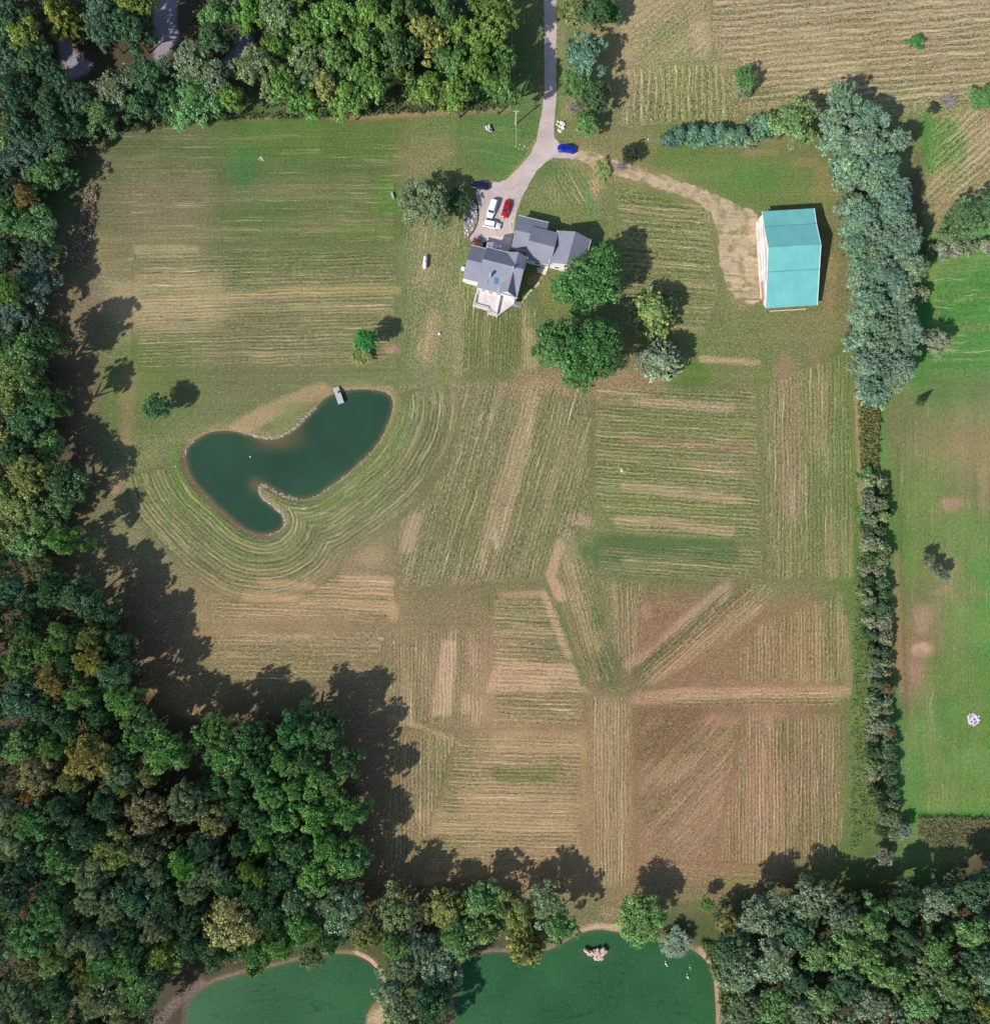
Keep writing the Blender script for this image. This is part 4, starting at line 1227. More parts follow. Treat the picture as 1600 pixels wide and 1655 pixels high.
# ------------------------------------------------------------------ cars
def car(name, label, px, py, ang, paint, L=4.7, Wd=1.85, Hh=1.45, kind='sedan', roof=None, sun_roof=None):
    c = W(px, py, .8)
    root = empty(name, (c[0], c[1], .02), math.radians(ang))
    tag(root, label, "car")
    hl = L / 2; hw = Wd / 2
    # body: stations front(+x) to rear: x, half width, shoulder z, hood z
    if kind == 'sedan':
        st = [(hl, .62, .50, .58), (hl - .12, .80, .62, .70), (hl - .6, .92, .74, .84), (hl - 1.35, .97, .84, .94), (.2, 1.0, .88, .96), (-hl + 1.1, .98, .88, .98), (-hl + .45, .94, .86, .96), (-hl + .1, .84, .78, .86), (-hl, .70, .6, .7)]
        gb = (hl - 1.45, -hl + .75, hl - 2.15, -hl + 1.45)
    else:
        st = [(hl, .66, .60, .70), (hl - .12, .84, .74, .86), (hl - .5, .94, .86, .98), (hl - 1.2, .98, .95, 1.06), (.2, 1.0, .98, 1.06), (-hl + .7, .99, .98, 1.06), (-hl + .2, .97, .96, 1.04), (-hl + .06, .93, .9, 1.0), (-hl, .88, .7, .8)]
        gb = (hl - 1.15, -hl + .12, hl - 1.75, -hl + .42)
    prof = []
    for x, w, zs_, zt in st:
        w *= hw
        prof.append([(x, -w * .92, .22), (x, -w, .42), (x, -w, zs_ * .9), (x, -w * .9, zs_), (x, -w * .55, zt), (x, 0, zt + .02), (x, w * .55, zt), (x, w * .9, zs_), (x, w, zs_ * .9), (x, w, .42), (x, w * .92, .22)])
    n = 11; vs_ = [p for r in prof for p in r]; fs = []
    for i in range(len(prof) - 1):
        for j in range(n): fs.append((i * n + j, i * n + (j + 1) % n, (i + 1) * n + (j + 1) % n, (i + 1) * n + j))
    fs += [tuple(range(n)), tuple((len(prof) - 1) * n + j for j in range(n - 1, -1, -1))]
    body = MB().add(vs_, fs).build("body", paint, root, smooth=True)
    zb = .9 if kind == 'sedan' else 1.0
    x0, x1, x2, x3 = gb
    wb, wt = hw * .90, hw * .70
    zt = Hh - .04
    # glasshouse
    gv = [(x0, -wb * .86, zb), (x0, wb * .86, zb), (x1, wb * .9, zb), (x1, -wb * .9, zb), (x2, -wt, zt), (x2, wt, zt), (x3, wt, zt), (x3, -wt, zt)]
    MB().add(gv, [(4, 5, 6, 7), (0, 3, 2, 1)]).build("cabin", M['black'], root)
    MB().add([gv[i] for i in (0, 1, 5, 4)], [(0, 1, 2, 3)]).build("windshield", M['glass'], root)
    MB().add([gv[i] for i in (2, 3, 7, 6)], [(0, 1, 2, 3)]).build("rear_window", M['glass'], root)
    MB().add([gv[i] for i in (0, 4, 7, 3)], [(0, 1, 2, 3)]).build("side_window", M['glass'], root)
    MB().add([gv[i] for i in (1, 2, 6, 5)], [(0, 1, 2, 3)]).build("side_window", M['glass'], root)
    rp = [(x2 + .08, -wt - .03), (x2 + .16, 0), (x2 + .08, wt + .03), ((x2 + x3) / 2, wt + .06), (x3 - .06, wt + .03), (x3 - .12, 0), (x3 - .06, -wt - .03), ((x2 + x3) / 2, -wt - .06)]
    rv = [(x, y, zt) for x, y in rp] + [(x * .97, y * .9, zt + .07) for x, y in rp]
    MB().add(rv, [tuple(range(7, -1, -1)), tuple(range(8, 16))] + [(i, (i + 1) % 8, 8 + (i + 1) % 8, 8 + i) for i in range(8)]).build("car_roof", roof or paint, root, smooth=False)
    if sun_roof:
        MB().box(((x2 * .6 + x3 * .4), 0, zt + .08), (.7, wt * 1.3, .03)).build("sunroof", M['glass'], root)
    for a_, b_ in (((x0, -wb * .86, zb), (x2, -wt, zt)), ((x0, wb * .86, zb), (x2, wt, zt)), ((x1, -wb * .9, zb), (x3, -wt, zt)), ((x1, wb * .9, zb), (x3, wt, zt))):
        MB().tube([a_, b_], .045, 5).build("pillar", paint, root)
    for s_ in (-1, 1):
        MB().box((x0 - .25, s_ * (hw + .08), zb + .05), (.14, .18, .14)).build("mirror", paint, root)
        MB().box((hl - .1, s_ * hw * .6, .62 if kind == 'sedan' else .76), (.16, hw * .34, .12)).build("headlight", M['lamp_w'], root)
        MB().box((-hl + .06, s_ * hw * .62, .78 if kind == 'sedan' else .9), (.12, hw * .3, .16)).build("tail_light", M['lamp_r'], root)
        for xx in (hl - .85, -hl + .85):
            wh = MB().tube([(xx, s_ * (hw - .24), .33), (xx, s_ * (hw - .01), .33)], .33, 16).build("wheel", M['rubber'], root)
            MB().tube([(xx, s_ * (hw - .05), .33), (xx, s_ * (hw + .005), .33)], .2, 10).build("rim", M['alloy'], wh)
    return root


def paintm(name, rgb, coat=.6, metal=.0, rough=.3):
    t = NT(name)
    return t.pbr(lin(rgb), rough, .5, metal, **{'Coat Weight': coat, 'Coat Roughness': .06})


p_white = paintm("white_car_paint", (238, 238, 238)); p_white2 = paintm("pearl_car_paint", (226, 228, 234))
p_red = paintm("red_car_paint", (170, 14, 34)); p_blue = paintm("blue_car_paint", (12, 34, 160)); p_navy = paintm("navy_car_paint", (16, 20, 62))
car("parked_car", "dark navy car parked at the upper left corner of the parking area", 776.5, 299, 176, p_navy, 4.6, 1.85, 1.45, 'sedan')
car("parked_car", "long white car parked left of the red car, its windshield facing the house", 795.5, 336.5, 252, p_white, 4.9, 1.9, 1.72, 'suv')
car("parked_car", "red sedan parked right of the long white car", 818.5, 337, 254, p_red, 4.7, 1.8, 1.42, 'sedan')
car("parked_car", "smaller white car with a dark windshield parked crosswise below the other two", 795, 362.5, -12, p_white2, 4.6, 1.8, 1.6, 'suv', roof=p_white)
car("parked_car", "bright blue car parked on the pale pad where the dirt track begins", 916, 239.5, 173, p_blue, 4.8, 1.9, 1.5, 'sedan')

# ------------------------------------------------------------------ small things
c_ = W(687, 423.5, .8)
tank = empty("propane_tank", (c_[0], c_[1], 0), math.radians(86)); tag(tank, "white capsule shaped propane tank standing in the grass left of the house", "tank")
MB().tube([(-1.72, 0, .85), (-1.6, 0, .85), (-1.4, 0, .85), (1.4, 0, .85), (1.6, 0, .85), (1.72, 0, .85)], [.12, .33, .5, .5, .33, .12], 18).build("tank_body", M['white_paint'], tank, smooth=True)
MB().tube([(0, 0, 1.33), (0, 0, 1.5)], .16, 12).build("valve_cap", M['galv'], tank)
for s_ in (-1, 1): MB().box((s_ * 1.0, 0, .2), (.18, .8, .4)).build("leg", M['galv'], tank)

# utility pole and its lines
bx = W(833, 201); PH = 7.2
pole = empty("utility_pole", (bx[0], bx[1], 0)); tag(pole, "pale wooden utility pole on the grass verge left of the driveway", "utility pole")
MB().tube([(0, 0, 0), (0, 0, PH)], [.17, .11], 10).build("pole", M['wood_pole'], pole)
MB().box((0, 0, PH - .5), (1.5, .12, .14)).build("crossarm", M['wood_pole'], pole)
for s_ in (-.65, 0, .65): MB().tube([(s_, 0, PH - .43), (s_, 0, PH - .2)], [.06, .04], 8).build("insulator", M['trim'], pole)
MB().tube([(.2, -.05, PH - 1.6), (.2, -.05, PH - .9)], .17, 10).build("transformer", M['galv'], pole)
line = []
top = np.array((bx[0], bx[1], PH - .2)); far = np.array((*W(818, -110, 10.0)[:2], 9.0))
for k in range(13):
    f_ = k / 12; p = top + (far - top) * f_; p[2] -= 1.2 * 4 * f_ * (1 - f_) * .5; line.append(p)
MB().tube(line, .045, 5).build("overhead_wire", M['wire'])
tag(bpy.data.objects["overhead_wire"], "thin overhead wire running from the pole to the top edge beside the north wood", "wire")
gpt = W(834.5, 237)
guy = MB().tube([(bx[0], bx[1], PH - 1.0), (gpt[0], gpt[1], 0)], .04, 5).build("guy_wire", M['wood_pole'])
tag(guy, "pale guy wire running from the pole down to the grass", "wire")

# pond dock
a = v2(W(542.5, 626, .4)); b = v2(W(551.5, 652, .4)); L = np.linalg.norm(b - a); dth = math.atan2((b - a)[1], (b - a)[0])
dock = empty("pond_dock", (a[0], a[1], 0), dth); tag(dock, "small grey wooden dock reaching into the green pond from its north bank", "dock")
dk_m = simple("grey_plank", (190, 184, 184), .85, .2, 3)
pl = MB()
npl = 24
for k in range(npl): pl.box(((k + .5) * L / npl, 0, .42), (L / npl - .02, 1.55, .06))
pls = pl.build("planks", dk_m, dock)
for s_ in (-1, 1): MB().box((L / 2, s_ * .68, .32), (L, .1, .14)).build("beam", dk_m, dock)
for xx in (L * .45, L * .95):
    for s_ in (-1, 1): MB().tube([(xx, s_ * .72, -1.6), (xx, s_ * .72, .5)], .08, 8).build("post", M['wood_pole'], dock)
bk = v2(W(547.3, 633.6, .5))
bkt = MB().tube([(bk[0], bk[1], .46), (bk[0], bk[1], .8)], [.22, .27], 14).build("bucket", M['black']); tag(bkt, "round dark bucket standing on the grey dock", "bucket")
fl_ = W(403.7, 737.7)
fl = MB().tube([(fl_[0], fl_[1], WATER_Z - .2), (fl_[0], fl_[1], WATER_Z), (fl_[0], fl_[1], WATER_Z + .22), (fl_[0], fl_[1], WATER_Z + .3)], [.1, .22, .2, .05], 10).build("float", M['white_paint'], smooth=True)
tag(fl, "small white float on the water of the green pond", "float")

# garden tractor on the north lawn
gt = W(791.5, 208, .5)
tr = empty("garden_tractor", (gt[0], gt[1], 0), math.radians(108)); tag(tr, "small pale pink and black garden tractor parked on the lawn left of the utility pole", "tractor")
pk = simple("faded_pink", (224, 196, 214), .5, .08)
MB().box((.55, 0, .62), (.95, .55, .42), taper=.85).build("hood", pk, tr)
MB().box((-.35, 0, .55), (.8, .95, .25), taper=.9).build("fender", pk, tr)
MB().box((-.38, 0, .82), (.42, .42, .2), taper=.8).box((-.6, 0, 1.02), (.1, .42, .35)).build("seat", M['black'], tr)
MB().tube([(.15, 0, .8), (.0, 0, 1.1)], .03, 6).build("steering_column", M['black'], tr)
MB().tube([(0, .17, 1.1), (-.1, 0, 1.14), (0, -.17, 1.1), (.1, 0, 1.06), (0, .17, 1.1)], .025, 6).build("steering_wheel", M['black'], tr)
MB().box((.1, 0, .25), (1.0, 1.25, .16), taper=.9).build("mower_deck", simple("rust_orange", (170, 96, 64), .7, .1), tr)
for xx, s_, r_ in ((.8, -.42, .2), (.8, .42, .2), (-.5, -.48, .3), (-.5, .48, .3)):
    MB().tube([(xx, s_ - .1, r_), (xx, s_ + .1, r_)], r_, 12).build("wheel", M['rubber'], tr)
gb_ = W(786.5, 207, .4)
cart = MB().box((gb_[0], gb_[1], .45), (.3, 1.1, .5), math.radians(28)).box((gb_[0], gb_[1], .12), (.2, .7, .2), math.radians(28)).build("lawn_roller", M['white_paint']); tag(cart, "narrow white box lying beside the garden tractor", "box")


def rock_group(name, label, cat, spots, mat, group=None):
    root = empty(name, W(*spots[0][:2])); tag(root, label, cat, group)
    o0 = np.array(root.location)
    for i, (x, y, r) in enumerate(spots):
        c = np.array(W(x, y)) - o0
        MB().rock((c[0], c[1], r * .3), r, int(x * 13 + y * 7 + i)).build("rock", mat, root)
    return root


rr = random.Random(4)
rock_group("rock_pile", "heap of pale boulders on the verge right of the driveway, above the blue car", "rocks",
           [(904, 204, .5), (908, 199, .8), (909, 206, .7), (903, 210, .45), (900, 201, .35), (906, 212, .4), (911, 202, .5), (902, 196, .3)], M['stone_w'])
rock_group("verge_stones", "scattered pale stones in the grass by the lower end of the guy wire", "rocks",
           [(833, 236, .16), (840, 233, .2), (848, 236, .28), (845, 240, .16), (852, 239, .12), (838, 240, .14)], M['stone'])
# rock garden beside the parking area
bed = [(764, 323), (771, 330), (772, 350), (767, 368), (758, 381), (751, 384), (749, 362), (752, 342), (757, 330)]
sheet("gravel_bed", bed, simple("gravel", (150, 142, 140), .95, .3, 6), .02, 3, .5)
sp_ = []
for _ in range(4000):
    x = rr.uniform(748, 773); y = rr.uniform(322, 386)
    if float(sd_poly(np.array([x]), np.array([y]), bed)[0]) < -.8 and all((x - a) ** 2 + (y - b) ** 2 > 6.2 for a, b, _ in sp_): sp_.append((x, y, rr.uniform(.14, .34)))
rg = rock_group("rock_garden", "bed of mixed grey and pale rocks edged in black left of the parking area", "rock garden", sp_, M['stone_g'])
for i, o_ in enumerate(rg.children):
    if i % 3 == 0: o_.data.materials[0] = M['stone_w']
ed = MB(); pts_ = [W(*p) for p in smooth_line([(764, 321), (772, 329), (774, 350), (769, 369), (757, 384)], 2)]
ed.tube([(p[0], p[1], .06) for p in pts_], .11, 6); ed.build("edging", M['black'], rg); bpy.data.objects["edging"].location = -rg.location
rock_group("garage_stones", "row of small tan stones between the driveway and the grey garage roof", "rocks",
           [(829 + rr.uniform(-3.5, 4), y, rr.uniform(.12, .32)) for y in np.arange(351, 386, 1.6)], M['stone'])
rock_group("step_stones", "line of pale stepping stones leading from the deck stairs up to the bare bed", "stones",
           [(843 + k * 1.75 + rr.uniform(-.6, .6), 490 - k * 2.05 - 3 * math.sin(k / 5) + rr.uniform(-.7, .7), rr.uniform(.22, .42)) for k in range(17)], M['stone'])
rock_group("fire_ring", "round ring of pinkish stones on the lawn near the north west wood", "fire ring",
           [(171 + 4.6 * math.cos(k * .57), 267 + 5 * math.sin(k * .57), .24) for k in range(11)] + [(170, 266, .3), (172, 269, .25)], M['stone'])
rock_group("stone_heap", "small heap of tan stones on the green mown strip below the north wood", "rocks",
           [(421, 254, .3), (424, 256, .28), (422, 258, .22), (419, 257, .2), (426, 259, .2), (423, 252, .15)], M['stone'])
rock_group("ash_heap", "round heap of white and purplish stones on the bright green lawn at the right", "rocks",
           [(1573 + 10 * math.sqrt(u_) * math.cos(i_ * 2.4), 1162 + 10 * math.sqrt(u_) * math.sin(i_ * 2.4), rr.uniform(.12, .36)) for i_, u_ in enumerate([rr.random() for _ in range(80)])], simple("lilac_stone", (216, 196, 212), .9, .3, 2))
rock_group("rock_islet", "islet of broken pinkish rock rising from the south algae pond", "rocks",
           [(966 + rr.gauss(0, 7.5), 1541 + rr.gauss(0, 3.0), rr.uniform(.3, .75)) for _ in range(52)], simple("pink_rock", (206, 176, 160), .9, .25, 1.5))
for (x, y, w_), lb in zip(((1077, 1560, .36), (1112, 1581, .38), (1116, 1566, .2)), ("pale driftwood clump floating right of the rock islet", "lone white rock standing in the right part of the south pond", "tiny pale stone between the driftwood and the bank of the south pond")):
    root = empty("pond_rock", (*W(x, y)[:2], WATER_Z)); tag(root, lb, "rock")
    MB().rock((0, 0, .15), w_, int(x)).rock((.3, -.5, .1), w_ * .6, int(x) + 3).rock((-.1, .6, .05), w_ * .5, int(x) + 5).build("rock", M['stone_w'], root)
c_ = W(710, 539, .3); wp = MB().rock((c_[0], c_[1], .25), .45, 3).build("white_boulder", M['white_paint']); tag(wp, "single white boulder on the worn grass below the house", "boulder")
c_ = W(634.5, 316, .3); wp = MB().box((c_[0], c_[1], .35), (.5, 1.5, .7), .3).build("utility_box", M['galv']); tag(wp, "small pale utility box at the left edge of the shrubby oak", "box")
c_ = W(1048, 224.5, .2); wp = MB().rock((c_[0], c_[1], .15), .25, 9).build("marker_stone", M['white_paint']); tag(wp, "tiny white marker stone on the lawn right of the roadside trees", "stone")
c_ = W(1005, 760, .2); wp = MB().rock((c_[0], c_[1], .15), .42, 19).build("field_stone", M['stone_w']); tag(wp, "pale stone lying in the mown field left of the green rows", "stone")

# stones of the pond shore: too small to tell apart
sh = MB()
Pm = np.array(pond_main)


def shore(x0, y0, x1, y1, dens, size, jit=2.0, filt=None):
    for i in range(len(Pm)):
        a = Pm[i]; b = Pm[(i + 1) % len(Pm)]; L = np.linalg.norm(b - a); m_ = (a + b) / 2
        if not (x0 <= m_[0] <= x1 and y0 <= m_[1] <= y1): continue
        if filt and not filt(m_): continue
        nrm = np.array([-(b - a)[1], (b - a)[0]]) / L
        for k in range(max(1, int(L * dens))):
            p = a + (b - a) * rr.random(); o_ = rr.uniform(-.2, jit)
            for sg in (1, -1):
                q = p + nrm * sg * o_
                if float(sd_poly(np.array([q[0]]), np.array([q[1]]), pond_main)[0]) > -.6:
                    dz = WATER_Z + max(0, o_ * S * .34); c = W(q[0], q[1])
                    sh.rock((c[0], c[1], dz + .04), rr.uniform(*size), int(rr.random() * 1e6)); break


shore(395, 660, 520, 720, 1.9, (.08, .26), 3.6)
shore(400, 770, 480, 850, 1.9, (.08, .26), 3.6)
shore(470, 740, 640, 815, .6, (.07, .2), 3.0)
shore(550, 620, 642, 740, .5, (.07, .2), 3.4)
shore(290, 700, 312, 735, 1.2, (.1, .26), 2.5)
shore(430, 840, 470, 870, .9, (.1, .22), 2)
tag(sh.build("shore_stones", simple("shore_stone", (176, 164, 150), .95, .35, 1.5), fix=False), "band of small white stones along the banks of the green pond", "shore stones", kind='stuff')
ht = W(633, 633)


# ------------------------------------------------------------------ foliage
def foliage_mat():
    t = NT("foliage")
    oc0 = t.n("ShaderNodeObjectInfo").outputs['Color']
    hs = t.n("ShaderNodeHueSaturation"); hs.inputs['Saturation'].default_value = .82; t.l(oc0, hs.inputs['Color']); oc = hs.outputs[0]
    var = t.attr("leafvar"); vr, vg, vb = t.sep(var)
    k = t.mapr(vr, 0, 1, .55, 1.40)
    c = t.mix(1.0, oc, t.comb(k, k, k), 'MULTIPLY')
    c = t.mix(t.mapr(vg, .55, 1, 0, .5), c, t.mix(1.0, c, (1.35, 1.12, .7), 'MULTIPLY'))
    c = t.mix(t.mapr(vg, .45, 0, 0, .5), c, t.mix(1.0, c, (.72, .92, 1.1), 'MULTIPLY'))
    k2 = t.mapr(vb, 0, 1, .55, 1.5)
    c = t.mix(1.0, c, t.comb(k2, k2, k2), 'MULTIPLY')
    d = t.n("ShaderNodeBsdfPrincipled"); t.l(c, d.inputs['Base Color'])
    d.inputs['Roughness'].default_value = .55; d.inputs['Specular IOR Level'].default_value = .35
    tr = t.n("ShaderNodeBsdfTranslucent"); t.l(t.mix(1.0, c, (1.1, 1.15, .6), 'MULTIPLY'), tr.inputs[0])
    mx = t.n("ShaderNodeMixShader"); mx.inputs[0].default_value = .22
    t.l(d.outputs[0], mx.inputs[1]); t.l(tr.outputs[0], mx.inputs[2]); t.l(mx.outputs[0], t.out.inputs[0])
    return t.m


FOL = foliage_mat()


def leaves_mesh(name, P, N, size, cv, elong=1.25):
    """P centres, N outward normals, size per leaf, cv clump value"""
    n = len(P)
    N = N + rng.normal(0, .85, (n, 3)); N /= np.linalg.norm(N, axis=1, keepdims=True) + 1e-9
    r = rng.normal(size=(n, 3)); U = np.cross(N, r); U /= np.linalg.norm(U, axis=1, keepdims=True) + 1e-9
    V = np.cross(N, U)
    s = size[:, None]
    q = np.stack([P - U * s * elong * .5, P - V * s * .42 - N * s * .12, P + U * s * elong * .5, P + V * s * .42 - N * s * .12], 1)
    verts = q.reshape(-1, 3)
    faces = np.arange(n * 4).reshape(-1, 4)
    me = mesh_np(name, verts, faces, FOL)
    lv = np.stack([cv[:, 0], cv[:, 1], rng.random(n)], 1)
    attr_color(me, "leafvar", np.repeat(lv, 4, axis=0))
    return me


def unit(n):
    d = rng.normal(size=(n, 3)); return d / np.linalg.norm(d, axis=1, keepdims=True)


def broadleaf(seed, lobes=16,  clumps=15, leaves=38, flat=.5, lr=(.30, .44), cr=(.085, .15), ls=(.035, .09), irregular=.12):
    """unit crown: radius 1, z 0..1"""
    st = rng.bit_generator.state
    Ps, Ns, Ss, Cs = [], [], [], []
    LC = []
    for i in range(lobes):
        a = i * 2.39996 + rng.uniform(-.3, .3)
        rr_ = math.sqrt((i + .5) / lobes) * .72 * (1 + rng.uniform(-irregular, irregular) * 1.6)
        top_ = (1 - (rr_ / 1.0) ** 2 * .75) * flat + .32
        c = np.array([math.cos(a) * rr_, math.sin(a) * rr_, top_ + rng.uniform(-.16, .12)])
        LC.append((c, rng.uniform(*lr)))
    for c, r in LC:
        lobev = rng.random(2)
        dirs = unit(clumps * 2); dirs = dirs[dirs[:, 2] > -.35][:clumps]
        for dvec in dirs:
            cc = c + dvec * r * np.array([1, 1, .8]) * rng.uniform(.82, 1.08)
            crr = rng.uniform(*cr); st3 = rng.uniform(.7, 1.4, 3)
            dl = unit(leaves); dl[:, 2] = np.abs(dl[:, 2]) * .9 - .1
            p = cc + dl * crr * (rng.uniform(.45, 1.35, (leaves, 1)) * np.array([1, 1, .9]) * st3)
            Ps.append(p); Ns.append(dl + dvec * .6 + np.array([0, 0, .35])); Ss.append(rng.uniform(*ls, leaves))
            v_ = np.clip(.5 * lobev + .5 * rng.random(2), 0, 1)
            Cs.append(np.tile(v_, (leaves, 1)))
    P = np.concatenate(Ps); P[:, 2] = np.clip(P[:, 2], 0.02, 1.08)
    return leaves_mesh("crown", P, np.concatenate(Ns), np.concatenate(Ss), np.concatenate(Cs))


def conifer(seed, branches=110, per=70, ls=(.05, .11), spread=.1, power=.85):
    Ps, Ns, Ss, Cs = [], [], [], []
    for i in range(branches):
        tt = (i + .5) / branches
        z0 = tt ** 1.15 * .97; L = (1 - tt) ** power * rng.uniform(.78, 1.1) + .05
        a = i * 2.39996
        s = rng.random(per) ** .8
        x = math.cos(a) * s * L; y = math.sin(a) * s * L
        wv = spread * (1.1 - s * .6) * (L + .15)
        x = x + rng.normal(0, 1, per) * wv * .6; y = y + rng.normal(0, 1, per) * wv * .6
        z = z0 + s * L * .05 + rng.normal(0, .012, per)
        Ps.append(np.stack([x, y, z], 1))
        Ns.append(np.tile(np.array([math.cos(a) * .5, math.sin(a) * .5, .9]), (per, 1)))
        Ss.append(rng.uniform(*ls, per)); Cs.append(np.tile(rng.random(2), (per, 1)))
    return leaves_mesh("crown", np.concatenate(Ps), np.concatenate(Ns), np.concatenate(Ss), np.concatenate(Cs), 1.7)


def twiggy(seed, n=70):
    mb = MB(); r_ = random.Random(seed)
    for i in range(n):
        a = r_.uniform(0, 6.28); el = r_.uniform(.25, 1.4)
        p0 = np.array((0, 0, .0)); dv = np.array((math.cos(a) * math.cos(el), math.sin(a) * math.cos(el), math.sin(el)))
        p1 = dv * r_.uniform(.4, .6); p2 = p1 + (dv + np.array([r_.uniform(-.5, .5) for _ in range(3)])) * r_.uniform(.25, .4)
        mb.tube([p0, p1, p2], [.02, .014, .006], 3, False)
        for _ in range(4):
            q = p1 + (p2 - p1) * r_.random(); e = q + np.array([r_.uniform(-1, 1), r_.uniform(-1, 1), r_.uniform(-.2, 1)]) * .2
            mb.tube([q, e], [.011, .005], 3, False)
    return mesh_py("branches", mb.v, mb.f)


CROWNS = {
    'broad': [broadleaf(i, 24, 12, 34, .55, (.2, .34), (.07, .125), irregular=.5) for i in range(6)],
    'lumpy': [broadleaf(i, 15, 17, 36, .5, (.26, .42), (.08, .15), irregular=.5) for i in range(4)],
    'dense': [broadleaf(i, 34, 12, 34, .55, (.24, .34), (.08, .13), (.035, .08), irregular=.18) for i in range(3)],
    'fine': [broadleaf(i, 26, 12, 36, .5, (.22, .32), (.06, .11), (.035, .07), irregular=.2) for i in range(3)],
    'shrub': [broadleaf(i, 9, 16, 34, .38, (.36, .5), (.1, .18), (.07, .13), irregular=.35) for i in range(4)],
    'conifer': [conifer(i) for i in range(4)],
    'pine': [conifer(i, 80, 90, (.06, .12), .17, .6) for i in range(4)],
    'spiky': [conifer(i, 60, 80, (.07, .13), .12, .45) for i in range(3)],
}
TWIG = [twiggy(i) for i in range(2)]
for m_ in TWIG: m_.materials.append(simple("dead_wood", (168, 156, 156), .9, .15, 2))
_tr = MB()
_tr.tube([(0, 0, 0), (.03, .01, .35), (0, .03, .7), (.02, 0, 1.0)], [.16, .11, .08, .03], 8)
for a_, z_ in ((0.3, .45), (1.9, .5), (3.4, .42), (4.8, .55), (2.6, .65), (5.6, .7)):
    _tr.tube([(0, 0, z_), (math.cos(a_) * .9, math.sin(a_) * .9, z_ + .18), (math.cos(a_) * 1.7, math.sin(a_) * 1.7, z_ + .34)], [.06, .04, .015], 5)
TRUNK = mesh_py("trunk", _tr.v, _tr.f, M['bark'])

FB = 2.2
PLACED = []      # x, y, r in px for spacing


def plant(px, py, r, h, kind, rgb, label, name="broadleaf_tree", cat="tree", group=None, low=None, zc=.62, sq=(1, 1)):
    """crown seen centred at photo px,py with radius r px; h metres tall"""
    z = h * zc
    c = W(px, py, z)
    rw = r * S * (1 - z / H)
    root = empty(name, (c[0], c[1], 0.0), random.uniform(0, 6.283))
    tag(root, label, cat, group)
    lo = (.28 if cat == 'tree' else .0) if low is None else low
    me = random.choice(CROWNS[kind])
    cr = obj("crown", me, root, (0, 0, h * lo), None, (rw * sq[0], rw * sq[1], h * (1 - lo)))
    j = random.uniform(.92, 1.08)
    l0_ = lin(rgb); mx_ = max(l0_); fb_ = FB if mx_ < .12 else max(.98, FB - (mx_ - .12) * 5.0); l_ = [v * fb_ for v in l0_]; cr.color = (l_[0] * j * (1.1 if rgb[2] > rgb[0] else 1) * (random.uniform(1.0, 1.22) if rgb[1] > rgb[0] * 1.08 and rgb[2] <= rgb[0] else 1), l_[1] * j, l_[2] * j * random.uniform(.72, .95) * (1.06 if rgb[2] > rgb[0] else 1), 1)
    k = max(.6, rw * .33)
    obj("trunk", TRUNK, root, (0, 0, -.05), None, (k, k, h * .8))
    PLACED.append((px, py, r))
    return root


def bare(px, py, r, h, rgb, label, name="bare_shrub", cat="shrub"):
    c = W(px, py, h * .5); root = empty(name, (c[0], c[1], 0)); tag(root, label, cat)
    b = obj("branches", random.choice(TWIG), root, None, random.uniform(0, 6), (r * S, r * S, h))
    return root


C = dict(dark=(52, 84, 50), mid=(72, 108, 52), bright=(100, 146, 50), yellow=(150, 156, 52), olive=(112, 122, 64), grey=(104, 126, 96), blue=(76, 114, 92),
         gold=(158, 140, 60), brown=(134, 120, 82), silver=(158, 176, 166), teal=(70, 108, 88), deep=(38, 64, 44), lime=(128, 166, 52), orange=(176, 128, 48), vivid=(60, 128, 46),
         palegrey=(158, 168, 146))

# --- lone trees
plant(688, 334, 46, 9.0, 'fine', (92, 108, 72), "broad low grey green oak with loose crown left of the rock garden", sq=(1.05, 1.0), zc=.5)
plant(740, 328, 23, 4.5, 'fine', (48, 84, 46), "small dark green tree between the loose oak and the navy car")
plant(953, 462, 48, 12, 'dense', (54, 104, 42), "large vivid green maple just below the east end of the house")
plant(972, 424, 27, 11, 'dense', (58, 112, 46), "upright vivid green tree just right of the house's east wing")
plant(915, 466, 27, 8, 'dense', (56, 106, 48), "smaller rounded green tree just below the house's east wing")
plant(909, 562, 45, 14, 'dense', (52, 100, 42), "left one of the two big round green trees below the house")
plant(968, 566, 44, 14.5, 'dense', (46, 92, 40), "right one of the two big round green trees below the house")
plant(938, 598, 34, 12, 'dense', (56, 108, 44), "green tree at the foot of the two big round crowns")
plant(1056, 502, 44, 9.5, 'pine', (104, 132, 68), "light olive green tree with pointed sprays on the lawn between house and barn")
plant(1070, 582, 39, 9, 'spiky', (128, 150, 126), "silvery grey green tree on the lawn below the olive one", sq=(.95, 1.1))
plant(592, 552, 20, 7.0, 'dense', (48, 122, 40), "small vivid green tree above the pond's right arm")
plant(583, 570, 22, 2.0, 'fine', (136, 148, 66), "pale yellow shrub at the foot of the small vivid green tree", "shrub", "shrub")
plant(257, 660, 23, 6.5, 'dense', (54, 98, 54), "small dark green tree standing alone left of the pond")
plant(942, 97, 36, 9, 'broad', C['teal'], "large bluish green tree right of the driveway near its top")
plant(932, 140, 28, 7.5, 'fine', C['mid'], "mid green tree under the bluish one on the right verge")
plant(962, 160, 24, 8, 'broad', C['dark'], "shadow-dark tree nearest the stubble field on the right verge")  # dark crown colour stands in for the shadow lying at this spot
plant(948, 203, 20, 6, 'broad', (76, 124, 56), "green tree at the lower end of the roadside trees", zc=.5)
plant(930, 22, 22, 7, 'broad', (96, 116, 62), "olive green tree on the right verge close to the top edge")
plant(965, 25, 26, 9, 'broad', C['dark'], "dark green tree at the top edge right of the driveway")
plant(991, 24, 14, 5, 'broad', (60, 128, 54), "small bright tree at the top edge beside the stubble field")
